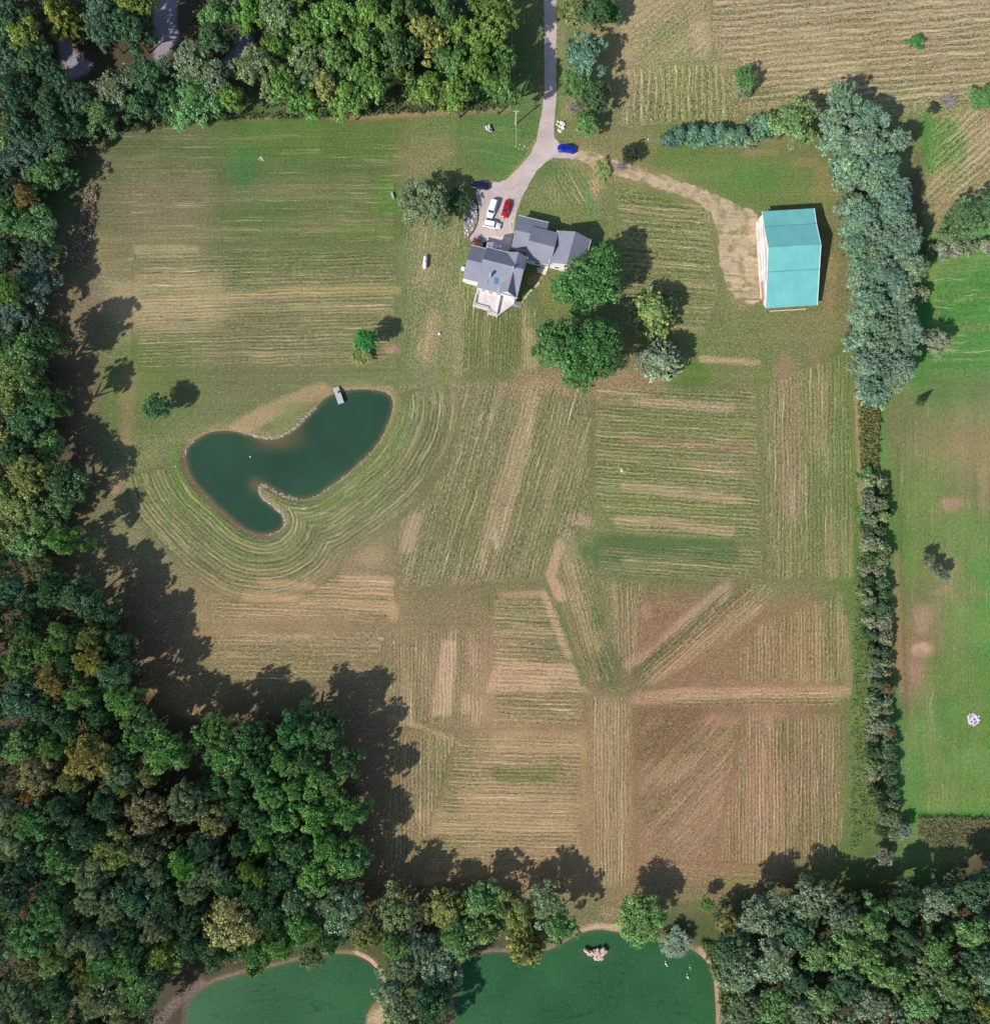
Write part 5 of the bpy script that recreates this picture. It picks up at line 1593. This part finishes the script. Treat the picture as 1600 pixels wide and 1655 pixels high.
plant(940, -10, 24, 8, 'broad', C['teal'], "bluish tree cut by the top edge right of the driveway")
plant(985, -8, 22, 9, 'broad', C['mid'], "green tree cut by the top edge beside the stubble field")
plant(908, 22, 9, 2, 'shrub', (160, 158, 60), "yellow roadside shrub right of the driveway at the top", "shrub", "shrub")
bare(926, 172, 15, 2.5, (150, 140, 128), "grey leafless shrub on the verge between the roadside trees and the driveway")
plant(1018, 250, 17, 4.2, 'fine', (46, 58, 44), "small dark round tree beside the dirt track", sq=(1.1, 1))
bare(1003, 268, 12, 2.2, (100, 80, 100), "dead purplish shrub at the foot of the small dark tree on the dirt track")
plant(975, 276, 15, 1.4, 'shrub', (118, 138, 68), "pale yellow green shrub below the dirt track's start", "shrub", "shrub", sq=(1.3, .8))
plant(1202, 128, 21, 5.0, 'fine', (70, 116, 60), "round green tree alone in the stubble field")
plant(1199, 145, 17, 3.5, 'fine', C['grey'], "grey green bush at the foot of the round stubble field tree", "shrub", "shrub")
plant(1478, 67, 12, 3.2, 'broad', (44, 118, 40), "small bright green tree in the top right stubble field")
plant(1582, 163, 21, 5, 'broad', (64, 110, 48), "green tree at the right edge by the grey dead shrub")
plant(1600, 150, 18, 5, 'broad', (56, 96, 48), "dark tree cut by the right edge above the stubble rows")
bare(1535, 163, 19, 3.2, (150, 140, 150), "grey violet dead shrub in the top right field")
plant(1510, 172, 8, 1.5, 'shrub', C['deep'], "tiny dark bush left of the grey dead shrub", "shrub", "shrub")
plant(1553, 360, 33, 7.5, 'fine', (72, 104, 58), "round dark green tree above the row of grey shrubs", sq=(1.2, 1))
plant(1525, 385, 17, 4, 'fine', (92, 122, 84), "grey green bush at the lower left of the round dark tree", "shrub", "shrub")
plant(1592, 335, 26, 9, 'broad', C['dark'], "dark tree at the right edge above the grey shrubs")
for i, (x, y, r) in enumerate(((1503, 404, 10), (1522, 405, 14), (1545, 403, 13), (1570, 400, 13), (1592, 398, 14), (1612, 396, 13))):
    plant(x, y, r, 3.0, 'shrub', (148, 160, 140), ["yellowish end shrub of the grey row", "second grey shrub of the row above the bright lawn", "third grey shrub of the row above the bright lawn", "fourth grey shrub of the row above the bright lawn", "fifth grey shrub of the row above the bright lawn", "last grey shrub of the row, cut by the right edge"][i], "grey_shrub", "shrub", "grey shrubs in a row above the bright lawn")
plant(1508, 553, 26, 7, 'fine', C['palegrey'], "silver grey round tree on the edge of the bright green lawn", sq=(.85, 1.1))
plant(1490, 475, 17, 4.5, 'spiky', (122, 136, 106), "pale spiky sapling at the edge of the evergreen belt's shadow")
plant(1491, 650, 8, 5, 'conifer', (56, 90, 50), "thin dark conifer sapling alone on the tan lawn")
plant(1440, 824, 8, 3, 'conifer', (60, 94, 52), "thin sapling just right of the east hedge")
for (x, y, r), lb in zip(((1498, 905, 11), (1510, 920, 10), (1524, 930, 11)), ("upper left of three grey shrubs in the bare bed", "middle of three grey shrubs in the bare bed", "lower right of three grey shrubs in the bare bed")):
    plant(x, y, r, 4.2, 'fine', (150, 158, 132), lb, "grey_shrub", "shrub", "three grey shrubs in a bare bed")
plant(770, 392, 8.5, 2.0, 'fine', (134, 50, 48), "dark red shrub at the house's upper left corner", "shrub", "shrub")
plant(785, 398, 7, 1.3, 'shrub', (40, 80, 40), "dark green shrub by the front of the house", "shrub", "shrub")
plant(1355, 1190, 0.01, .1, 'shrub', C['mid'], "x", "shrub", "shrub") if False else None

# --- spruces row and belt
for i, (x, y, r, h, c) in enumerate(((1082, 222, 15, 4.0, (62, 96, 84)), (1100, 215, 18, 5.0, C['teal']), (1120, 214, 20, 5.2, C['blue']), (1142, 216, 20, 5.2, C['teal']), (1163, 214, 19, 5.2, C['blue']), (1180, 218, 18, 5.0, (86, 124, 104)), (1196, 216, 18, 5.5, C['blue']), (1209, 228, 13, 4, C['grey']))):
    plant(x, y, r, h, 'pine', c, f"{['leftmost', 'second', 'third', 'fourth', 'fifth', 'sixth', 'seventh', 'eighth'][i]} bluish evergreen from the left in the short row below the stubble field", "evergreen_tree", "tree", "bluish evergreens in the short row")
plant(1232, 200, 24, 7.5, 'pine', C['blue'], "bluish evergreen left of the pale green tree above the barn", "evergreen_tree")
plant(1272, 205, 38, 9.5, 'broad', (112, 146, 84), "large pale green tree above the barn")
plant(1300, 185, 22, 8, 'fine', (112, 146, 98), "pale green tree between the large one and the evergreen belt")

BELT = smooth_poly([(1335, 165), (1365, 142), (1392, 145), (1402, 175), (1438, 200), (1458, 235), (1448, 270), (1462, 340), (1474, 400), (1480, 460), (1470, 530), (1468, 590), (1450, 630), (1410, 650), (1392, 645),
                    (1378, 560), (1374, 500), (1378, 420), (1352, 380), (1368, 320), (1362, 260), (1338, 235), (1330, 200)], 1)
rb = random.Random(11)
belt_pts = []
bx_ = rng.uniform(1320, 1490, 9000); by_ = rng.uniform(130, 660, 9000); bo_ = sd_poly(bx_, by_, BELT) < -9
for x, y in zip(bx_[bo_].tolist(), by_[bo_].tolist()):
    if all((x - a) ** 2 + (y - b) ** 2 > 21 ** 2 for a, b in belt_pts): belt_pts.append((x, y))
belt_pts.sort(key=lambda p: p[1])
ORD = ['first', 'second', 'third', 'fourth', 'fifth', 'sixth', 'seventh', 'eighth', 'ninth', 'tenth', 'eleventh', 'twelfth', 'thirteenth', 'fourteenth', 'fifteenth', 'sixteenth', 'seventeenth', 'eighteenth', 'nineteenth',
       'twentieth'] + ['twenty ' + w for w in ('first', 'second', 'third', 'fourth', 'fifth', 'sixth', 'seventh', 'eighth', 'ninth')] + ['thirtieth'] + [p + ' ' + w for p in ('thirty', 'forty', 'fifty') for w in ('first', 'second', 'third', 'fourth', 'fifth', 'sixth', 'seventh', 'eighth', 'ninth')]
cnt_ = {}
for i, (x, y) in enumerate(belt_pts):
    pos_ = "upper end of the belt" if y < 270 else ("stretch beside the barn" if y < 500 else "lower end of the belt")
    sd_ = "right" if x > 1438 else ("left" if x < 1400 else "middle")
    tone = rb.choice([('bluish', (86, 122, 104)), ('grey green', (98, 134, 110)), ('pale', (114, 146, 122))])
    cnt_[sd_] = cnt_.get(sd_, 0) + 1
    plant(x, y, rb.uniform(22, 27), rb.uniform(9.5, 11), rb.choice(['pine', 'fine', 'dense']), tone[1], f"{tone[0]} belt tree, {ORD[cnt_[sd_] - 1]} from the top in its {sd_} column", "belt_tree", "tree", "trees of the evergreen belt")

# --- hedge between the fields
hp_ = []
rb = random.Random(5)
y = 775
while y < 1345:
    f_ = (y - 760) / 590
    xc = 1408 + f_ * 22 + 4 * math.sin(y / 40)
    for dx in (-11, 11):
        r = rb.uniform(11, 17)
        hp_.append((xc + dx + rb.uniform(-4, 4), y + rb.uniform(-5, 5), r))
    y += 21
for i, (x, y, r) in enumerate(hp_):
    tone = rb.choice([('dark green', (64, 92, 58)), ('grey', (136, 148, 122)), ('grey green', (106, 128, 88)), ('grey', (124, 138, 112)), ('dark green', (56, 82, 54))])
    seg = "top" if y < 900 else ("upper middle" if y < 1030 else ("middle" if y < 1150 else ("lower middle" if y < 1250 else "bottom")))
    sd_ = "field side" if i % 2 == 0 else "lawn side"
    plant(x, y, r, rb.uniform(2.8, 4.6), rb.choice(['fine', 'spiky', 'shrub', 'fine']), tone[1], f"{tone[0]} hedge bush, {ORD[i // 2]} from the top on the {sd_}", "hedge_bush", "shrub", "bushes of the long hedge")
for x, y, lb in ((1431, 1112, "upper rust orange bush on the lawn side of the long hedge"), (1437, 1182, "lower rust orange bush on the lawn side of the long hedge")):
    plant(x, y, 9, 4.8, 'fine', (136, 104, 66), lb, "hedge_bush", "shrub")
plant(1400, 762, 10, 2.5, 'shrub', (84, 140, 56), "bright green bush at the very top of the long hedge", "shrub", "shrub")
plant(1392, 832, 9, 2.0, 'shrub', (70, 140, 56), "vivid green bush on the field side near the hedge's top", "shrub", "shrub")
plant(1460, 1340, 14, 4.0, 'fine', (122, 142, 128), "pale blue grey bush at the corner of the brown scrub", "shrub", "shrub")
plant(1428, 1385, 15, 3.5, 'fine', (156, 160, 146), "grey bush below the end of the long hedge", "shrub", "shrub")

# ------------------------------------------------------------------ woods
ZONES = [  # upper left and west palettes darkened: the vignette is put into the leaf colours
    # name, polygon (crown centres, px), height, palette [(word, colour, weight)]
    ("north wood, upper left corner", [(-40, -40), (240, -40), (240, 60), (160, 70), (90, 60), (100, 130), (130, 150), (110, 215), (-40, 215)], (10, 13),
     [('dark green', (48, 82, 54), 5), ('blue green', (62, 94, 72), 3), ('yellow green', (112, 138, 52), 1)]),
    ("north wood, beside the grey clearings", [(150, 115), (250, 120), (300, -40), (395, -40), (350, 60), (370, 130), (400, 165), (330, 172), (240, 182), (150, 210), (125, 170)], (8, 11),
     [('dark green', (54, 90, 54), 3), ('mid green', (76, 116, 58), 3), ('bright green', (92, 136, 52), 1), ('grey green', (92, 112, 86), 2)]),
    ("north wood, middle part", [(400, -40), (610, -40), (610, 150), (560, 165), (450, 165), (405, 150)], (12, 15),
     [('bright green', (102, 150, 50), 4), ('mid green', (80, 122, 54), 3), ('grey green', (120, 146, 100), 2), ('olive', (124, 128, 66), 1)]),
    ("north wood, part nearest the driveway", [(610, -40), (800, -40), (812, 60), (815, 150), (700, 160), (610, 155)], (12, 16),
     [('bright green', (112, 158, 48), 3), ('mid green', (84, 126, 54), 3), ('olive', (130, 136, 66), 2), ('dark green', (60, 92, 50), 2)]),
    ("west wood, upper stretch", [(-40, 215), (110, 215), (95, 260), (60, 330), (70, 420), (60, 520), (-40, 520)], (8, 11),
     [('dark green', (44, 72, 50), 4), ('blue green', (66, 92, 78), 3), ('mid green', (64, 104, 52), 2)]),
    ("west wood, level with the pond", [(-40, 520), (75, 520), (85, 640), (95, 740), (110, 800), (115, 860), (100, 905), (-40, 905)], (7.5, 11),
     [('mid green', (78, 118, 58), 4), ('dark green', (54, 88, 50), 3), ('yellow green', (112, 128, 62), 2)]),
    ("south west wood, upper part", [(-40, 905), (80, 910), (140, 960), (195, 1000), (215, 1100), (205, 1160), (280, 1200), (290, 1260), (-40, 1260)], (12, 15),
     [('mid green', (80, 120, 58), 3), ('dark green', (50, 84, 50), 3), ('olive', (104, 118, 64), 1), ('blue green', (64, 100, 74), 1)]),
    ("south west wood, bulge into the field", [(345, 1170), (430, 1170), (520, 1160), (560, 1230), (575, 1330), (570, 1400), (500, 1430), (400, 1400), (350, 1300)], (12, 14.5),
     [('mid green', (78, 124, 58), 4), ('dark green', (56, 94, 52), 3), ('bright green', (86, 140, 52), 1)]),
    ("south west wood, lower left", [(-40, 1260), (290, 1260), (340, 1330), (360, 1480), (300, 1540), (240, 1600), (230, 1700), (-40, 1700)], (14, 17),
     [('grey green', (98, 118, 90), 3), ('dark green', (52, 84, 56), 3), ('mid green', (78, 118, 62), 3), ('dull green', (92, 104, 72), 1), ('yellow green', (116, 130, 62), 1)]),
    ("south west wood, above the left algae pond", [(345, 1400), (400, 1410), (500, 1430), (590, 1440), (600, 1500), (520, 1520), (400, 1535), (320, 1545), (340, 1480)], (12, 15),
     [('grey green', (104, 128, 94), 3), ('mid green', (76, 118, 56), 3), ('dark green', (52, 88, 50), 2), ('olive', (122, 126, 70), 2)]),
    ("strip of trees between the two algae ponds", [(640, 1480), (700, 1500), (720, 1560), (710, 1700), (640, 1700), (630, 1560)], (10, 13),
     [('grey green', (112, 140, 112), 3), ('dark green', (50, 86, 56), 2), ('mid green', (84, 128, 62), 2)]),
    ("south tree line, above the ponds", [(600, 1440), (720, 1450), (900, 1455), (905, 1500), (860, 1525), (760, 1525), (650, 1500)], (8, 10.5),
     [('mid green', (82, 124, 58), 3), ('dark green', (50, 86, 52), 3), ('grey green', (106, 130, 96), 2), ('olive', (124, 136, 64), 2)]),
    ("south east wood, left part", [(1150, 1470), (1230, 1445), (1320, 1430), (1340, 1700), (1190, 1700), (1185, 1560)], (8, 10.5),
     [('mid green', (82, 120, 62), 3), ('grey green', (98, 122, 92), 3), ('dark green', (52, 84, 54), 3)]),
    ("south east wood, right part", [(1320, 1440), (1450, 1450), (1560, 1430), (1650, 1400), (1650, 1700), (1330, 1700)], (9.5, 12),
     [('mid green', (82, 120, 62), 3), ('grey green', (98, 122, 92), 3), ('dark green', (52, 84, 54), 3)]),
]
# trees of the woods that can be singled out by their colour
SP = [
    (45, 318, 17, 11, 'broad', (146, 118, 56), "orange brown tree in the west wood near its upper end"),
    (95, 20, 34, 14, 'spiky', (150, 170, 62), "yellow green feathery tree at the top left corner of the north wood"),
    (222, 8, 26, 13, 'broad', (128, 150, 56), "yellowish tree cut by the top edge left of the long grey clearing"),
    (490, 165, 27, 9, 'broad', (104, 158, 60), "bright green tree bulging from the north wood onto the mown strip"),
    (372, 160, 22, 10, 'lumpy', (112, 166, 48), "lime green tree at the edge of the north wood left of the bulging one"),
    (745, 55, 24, 13, 'broad', (122, 172, 56), "lime green tree in the north wood near the driveway"),
    (642, 122, 18, 11, 'broad', (160, 158, 60), "yellow tinted tree in the north wood's right half"),
    (665, 130, 20, 11, 'spiky', (110, 150, 70), "star shaped green tree right of the yellow tinted one"),
    (20, 470, 26, 14, 'broad', (98, 140, 50), "bright green tree at the left edge level with the dead strip"),
    (50, 590, 38, 15, 'lumpy', (96, 134, 68), "broad pale green tree in the west wood level with the pond's top"),
    (50, 765, 34, 14, 'fine', (128, 134, 74), "olive yellow tree in the west wood below the pond's level"),
    (84, 548, 27, 15, 'broad', (52, 86, 50), "tall dark tree casting the longest shadow in the west wood"),
    (92, 655, 24, 14, 'broad', (60, 98, 54), "tall dark green tree at the west wood's edge, left of the lone small tree"),
    (108, 870, 28, 13.5, 'broad', (96, 148, 54), "bright green tree at the west wood's edge below the pond"),
    (70, 915, 22, 12, 'fine', (116, 122, 82), "grey brown tree left of the bright green one at the west wood's edge"),
    (155, 1065, 27, 16, 'broad', (166, 160, 66), "upper golden yellow tree in the south west wood"),
    (95, 1098, 27, 15, 'broad', (152, 134, 72), "tawny tree left of the upper golden one"),
    (150, 1215, 40, 16, 'lumpy', (172, 158, 68), "large golden yellow tree in the south west wood"),
    (205, 1130, 30, 15, 'broad', (92, 136, 60), "green tree on the field edge right of the golden trees"),
    (70, 1250, 38, 16, 'fine', (138, 130, 84), "wide tawny grey tree in the south west wood"),
    (62, 1276, 16, 14, 'broad', (168, 124, 62), "rust coloured crown below the wide tawny tree"),
    (275, 1215, 38, 15, 'broad', (92, 138, 58), "round green tree at the notch of the south west wood"),
    (200, 1255, 28, 14, 'fine', (104, 134, 104), "round grey green tree below the golden one"),
    (212, 1273, 10, 14.5, 'broad', (178, 178, 56), "small bright yellow crown on the grey green tree's edge"),
    (305, 1390, 32, 15, 'broad', (92, 160, 58), "vivid green star like tree inside the south west wood"),
    (405, 1400, 15, 15, 'broad', (120, 156, 52), "lime upright tree right of the vivid star like one"),
    (425, 1410, 13, 15, 'broad', (120, 156, 52), "slim lime tree beside the lime upright one"),
    (240, 1310, 34, 15, 'fine', (146, 140, 108), "pale dusty tree beside the dark gap in the south west wood"),
    (350, 1325, 30, 15, 'fine', (136, 134, 88), "olive tan tree right of the dark gap in the south west wood"),
    (378, 1480, 56, 14, 'lumpy', (142, 140, 78), "huge tan olive crown above the left algae pond"),
    (265, 1535, 34, 13, 'broad', (122, 156, 50), "lime green tree left of the left algae pond"),
    (410, 1568, 18, 8, 'spiky', (122, 160, 56), "small lime tree hanging over the left algae pond"),
    (505, 1545, 22, 9, 'fine', (122, 148, 104), "soft grey green tree on the bank of the left algae pond"),
    (58, 1468, 12, 14, 'fine', (172, 130, 52), "small amber crown in the lower left of the wood"),
    (95, 1545, 32, 14, 'lumpy', (122, 146, 92), "broad pale sage tree in the lower left of the wood"),
    (475, 1180, 32, 14, 'broad', (60, 120, 62), "dark leafy tree at the top of the bulge into the field"),
    (1033, 1483, 42, 8.5, 'dense', (88, 126, 52), "big round green tree standing alone above the south pond"),
    (850, 1540, 34, 8, 'spiky', (142, 146, 66), "yellow olive tree leaning over the south pond"),
    (785, 1500, 36, 9, 'spiky', (104, 138, 64), "round feathery green tree left of the yellow olive one"),
    (905, 1495, 28, 10, 'broad', (82, 126, 66), "green tree on the bank just left of the bare notch"),
    (1090, 1525, 28, 3.0, 'fine', (126, 146, 120), "low grey green bush on the bank right of the big round tree"),
    (1172, 1490, 20, 7, 'fine', (150, 138, 66), "golden olive tree at the left end of the south east wood"),
    (1142, 1462, 13, 5, 'fine', (96, 134, 58), "small green tree left of the golden olive one"),
    (655, 1555, 26, 11, 'fine', (126, 152, 126), "silvery green tree between the two algae ponds"),
    (1590, 1630, 24, 12, 'broad', (142, 166, 56), "yellow green tree in the lower right corner"),
    (640, 1470, 40, 12, 'fine', (112, 136, 88), "large grey green tree at the corner above the left algae pond"),
]
for x, y, r, h, k, c, lb in SP:
    n_ = len(PLACED)
    plant(x, y, r, h, k, c, lb, cat="tree", zc=.72)
CLEAR = [[(244, -60), (290, -60), (300, 40), (296, 72), (272, 112), (250, 90)], [(84, 40), (122, 50), (156, 100), (140, 124), (112, 128), (90, 90)], [(380, 36), (408, 50), (410, 92), (366, 108), (362, 92)],
         [(100, 1310), (140, 1310), (135, 1360), (80, 1350)], [(270, 1320), (330, 1330), (325, 1360), (270, 1350)]]
rb = random.Random(21)
LM = [(45, 318, "the orange brown tree"), (95, 20, "the yellow green feathery tree"), (222, 8, "the yellowish tree at the top edge"), (490, 165, "the bright tree bulging onto the field"),
      (372, 160, "the lime tree at the wood's edge"), (745, 55, "the lime tree near the driveway"), (642, 122, "the yellow tinted tree"), (268, 40, "the long grey clearing"), (118, 92, "the left grey clearing"),
      (390, 80, "the right grey clearing"), (20, 470, "the bright tree level with the dead strip"), (50, 590, "the broad pale green tree"), (50, 765, "the olive yellow tree"), (108, 870, "the bright green edge tree"),
      (155, 1065, "the upper golden yellow tree"), (95, 1098, "the tawny tree"), (150, 1215, "the large golden yellow tree"), (70, 1250, "the wide tawny grey tree"), (275, 1215, "the tree at the wood's notch"),
      (200, 1255, "the round grey green tree"), (305, 1390, "the vivid green star like tree"), (415, 1400, "the two slim lime trees"), (378, 1480, "the huge tan olive crown"), (265, 1535, "the lime tree by the algae pond"),
      (58, 1468, "the small amber crown"), (95, 1545, "the broad pale sage tree"), (475, 1180, "the dark tree topping the bulge"), (240, 1310, "the pale dusty tree"), (350, 1325, "the olive tan tree"),
      (1033, 1483, "the big round tree above the south pond"), (850, 1540, "the yellow olive leaning tree"), (785, 1500, "the round feathery tree"), (1172, 1490, "the golden olive tree"), (655, 1555, "the silvery tree between the ponds"),
      (1590, 1630, "the yellow green corner tree"), (640, 1470, "the large grey green corner tree"), (1530, 1360, "the brown scrub"), (565, 1320, "the mown field's left edge"), (1160, 1600, "the south pond's right bank"),
      (505, 1545, "the soft grey green bank tree"), (0, 180, "the left edge of the north wood"), (560, 60, "the middle of the north wood"), (10, 1655, "the lower left corner"), (1330, 1440, "the field's lower right corner"), (1400, 1650, "the bottom edge of the south east wood")]
USED = set()
DIRS = ["right of", "above and right of", "above", "above and left of", "left of", "below and left of", "below", "below and right of"]


def place_label(x, y, sz, wd, noun="tree"):
    near = sorted((math.hypot(x - a, y - b), a, b, p) for a, b, p in LM)
    for adv in ("", "farther "):
        for dist, a, b, p in near[:7]:
            k = int(round(math.atan2(-(y - b), x - a) / (math.pi / 4))) % 8
            lb = f"{sz} {wd} {noun} {adv}{DIRS[k]} {p}"
            if len(lb.split()) <= 16 and lb not in USED:
                USED.add(lb); return lb
    return f"{sz} {wd} {noun} deep in the wood"


XY = np.array([(a, b, c) for a, b, c in PLACED])
n_wood = 0
for zname, poly, hr, pal in ZONES:
    P = np.array(poly); x0, y0 = P.min(0); x1, y1 = P.max(0)
    words = [p for p in pal for _ in range(p[2])]
    tries = int((x1 - x0) * (y1 - y0) / 14)
    xs = rng.uniform(x0, x1, tries); ys = rng.uniform(y0, y1, tries); rs = rng.choice([28, 32, 36, 40], tries)
    ok = (sd_poly(xs, ys, poly) < -2) & (xs > -26) & (ys > -26) & (xs < 1626) & (ys < 1682)
    for q in CLEAR[:3]: ok &= sd_poly(xs, ys, q) > rs * .72
    for q in CLEAR[3:]: ok &= sd_poly(xs, ys, q) > rs * .25
    for x, y, r in zip(xs[ok], ys[ok], rs[ok]):
        if (((XY[:, 0] - x) ** 2 + (XY[:, 1] - y) ** 2) < ((r + XY[:, 2]) * .66) ** 2).any(): continue
        wd, colr, _w = rb.choice(words)
        kind = rb.choice(['broad', 'broad', 'lumpy', 'fine', 'lumpy'])
        sz = 'small' if r < 30 else ('large' if r > 37 else 'medium')
        lb = place_label(x, y, sz, wd)
        plant(x, y, r, rb.uniform(*hr), kind, colr, lb, cat="tree", group=f"trees of the {zname.split(',')[0]}", zc=.72)
        XY = np.vstack([XY, (x, y, r)]); n_wood += 1
print("wood trees", n_wood, "all", len(PLACED))

# undergrowth that fills the floor of the woods: nobody could count it
UP, US, UC = [], [], []
for zname, poly, hr, pal in ZONES:
    P = np.array(poly, float); x0, y0 = P.min(0) - 14; x1, y1 = P.max(0) + 14
    n = int((x1 - x0) * (y1 - y0) / 130)
    xs = rng.uniform(x0, x1, n); ys = rng.uniform(y0, y1, n)
    ok = sd_poly(xs, ys, poly) < 6
    for q in CLEAR[:3]: ok &= sd_poly(xs, ys, q) > 3
    for q in (pond_sw, pond_s): ok &= sd_poly(xs, ys, q) > 4
    for x, y in zip(xs[ok], ys[ok]):
        k = 11; z0 = rng.uniform(.3, 2.6)
        c = np.array(W(x, y, 3.0))
        UP.append(c * [1, 1, 0] + unit(k) * np.array([.9, .9, .6]) + [0, 0, z0]); US.append(rng.uniform(.3, .6, k)); UC.append(np.tile(rng.random(2), (k, 1)))
UP = np.concatenate(UP); US = np.concatenate(US); UC = np.concatenate(UC)
ume = leaves_mesh("undergrowth", UP, np.tile([0, 0, 1.0], (len(UP), 1)), US, UC)
uo = obj("undergrowth", ume); uo.color = (*lin((66, 92, 60)), 1)
tag(uo, "dark undergrowth covering the floor of the woods", "undergrowth", kind='stuff')


def scrub(name, label, poly, dens, rgb, h, ls=(.2, .45)):
    P = np.array(poly, float); x0, y0 = P.min(0); x1, y1 = P.max(0)
    n = int((x1 - x0) * (y1 - y0) * dens); xs = rng.uniform(x0, x1, n); ys = rng.uniform(y0, y1, n)
    ok = sd_poly(xs, ys, poly) + fnoise(xs / 8, ys / 8, 2) * 3 < 0
    xs = xs[ok]; ys = ys[ok]; k = 9
    hh = h * (.55 + .45 * vnoise(xs / 5, ys / 5, 3))
    c = np.stack([(xs - CX) * S, (CY - ys) * S, hh], 1)
    P3 = (c[:, None, :] + rng.normal(0, 1, (len(xs), k, 3)) * [.28, .28, .25]).reshape(-1, 3); P3[:, 2] = np.maximum(P3[:, 2], .05)
    cv = np.repeat(np.stack([vnoise(xs / 4, ys / 4, 5) * .6 + rng.random(len(xs)) * .4, vnoise(xs / 11, ys / 11, 6)], 1), k, axis=0)
    me = leaves_mesh(name, P3, np.tile([0, 0, 1.0], (len(P3), 1)), rng.uniform(*ls, len(P3)), cv, 1.8)
    o = obj(name, me); o.color = (*lin(rgb), 1)
    tag(o, label, "scrub" if 'scrub' in name else "reeds", kind='stuff')


scrub("brown_scrub", "patch of tangled brown scrub below the bright lawn at the right edge", [(1482, 1320), (1560, 1322), (1660, 1318), (1660, 1345), (1600, 1350), (1570, 1352), (1530, 1374), (1500, 1364), (1482, 1350)], .2, (138, 130, 84), 1.0, (.12, .26))
scrub("reed_strip", "yellow green strip of rough reeds between the belt and the long hedge", [(1386, 650), (1420, 652), (1414, 770), (1392, 775)], .2, (122, 124, 52), 1.1)
scrub("rough_grass_scrub", "rough tall grass strip along the field side of the long hedge", [(1392, 780), (1402, 780), (1404, 1000), (1416, 1330), (1372, 1380), (1378, 1100), (1384, 900)], .05, (108, 138, 66), .3, (.12, .28))
scrub("bank_scrub", "low green scrub on the bank of the south pond", [(1132, 1520), (1160, 1530), (1185, 1600), (1185, 1655), (1164, 1655), (1160, 1590)], .12, (96, 128, 54), 1.0)
scrub("wood_edge_scrub", "ragged brown and green scrub along the edge of the north wood", [(130, 215), (240, 195), (340, 184), (455, 186), (470, 178), (540, 182), (620, 176), (820, 168), (820, 176), (620, 184), (540, 189), (385, 192), (300, 201), (180, 217), (135, 240)], .12, (92, 108, 60), .9)
scrub("dead_scrub", "pale dry scrub along the foot of the west wood", [(140, 300), (158, 300), (156, 340), (140, 430), (118, 425), (124, 390)], .10, (160, 138, 112), .7)
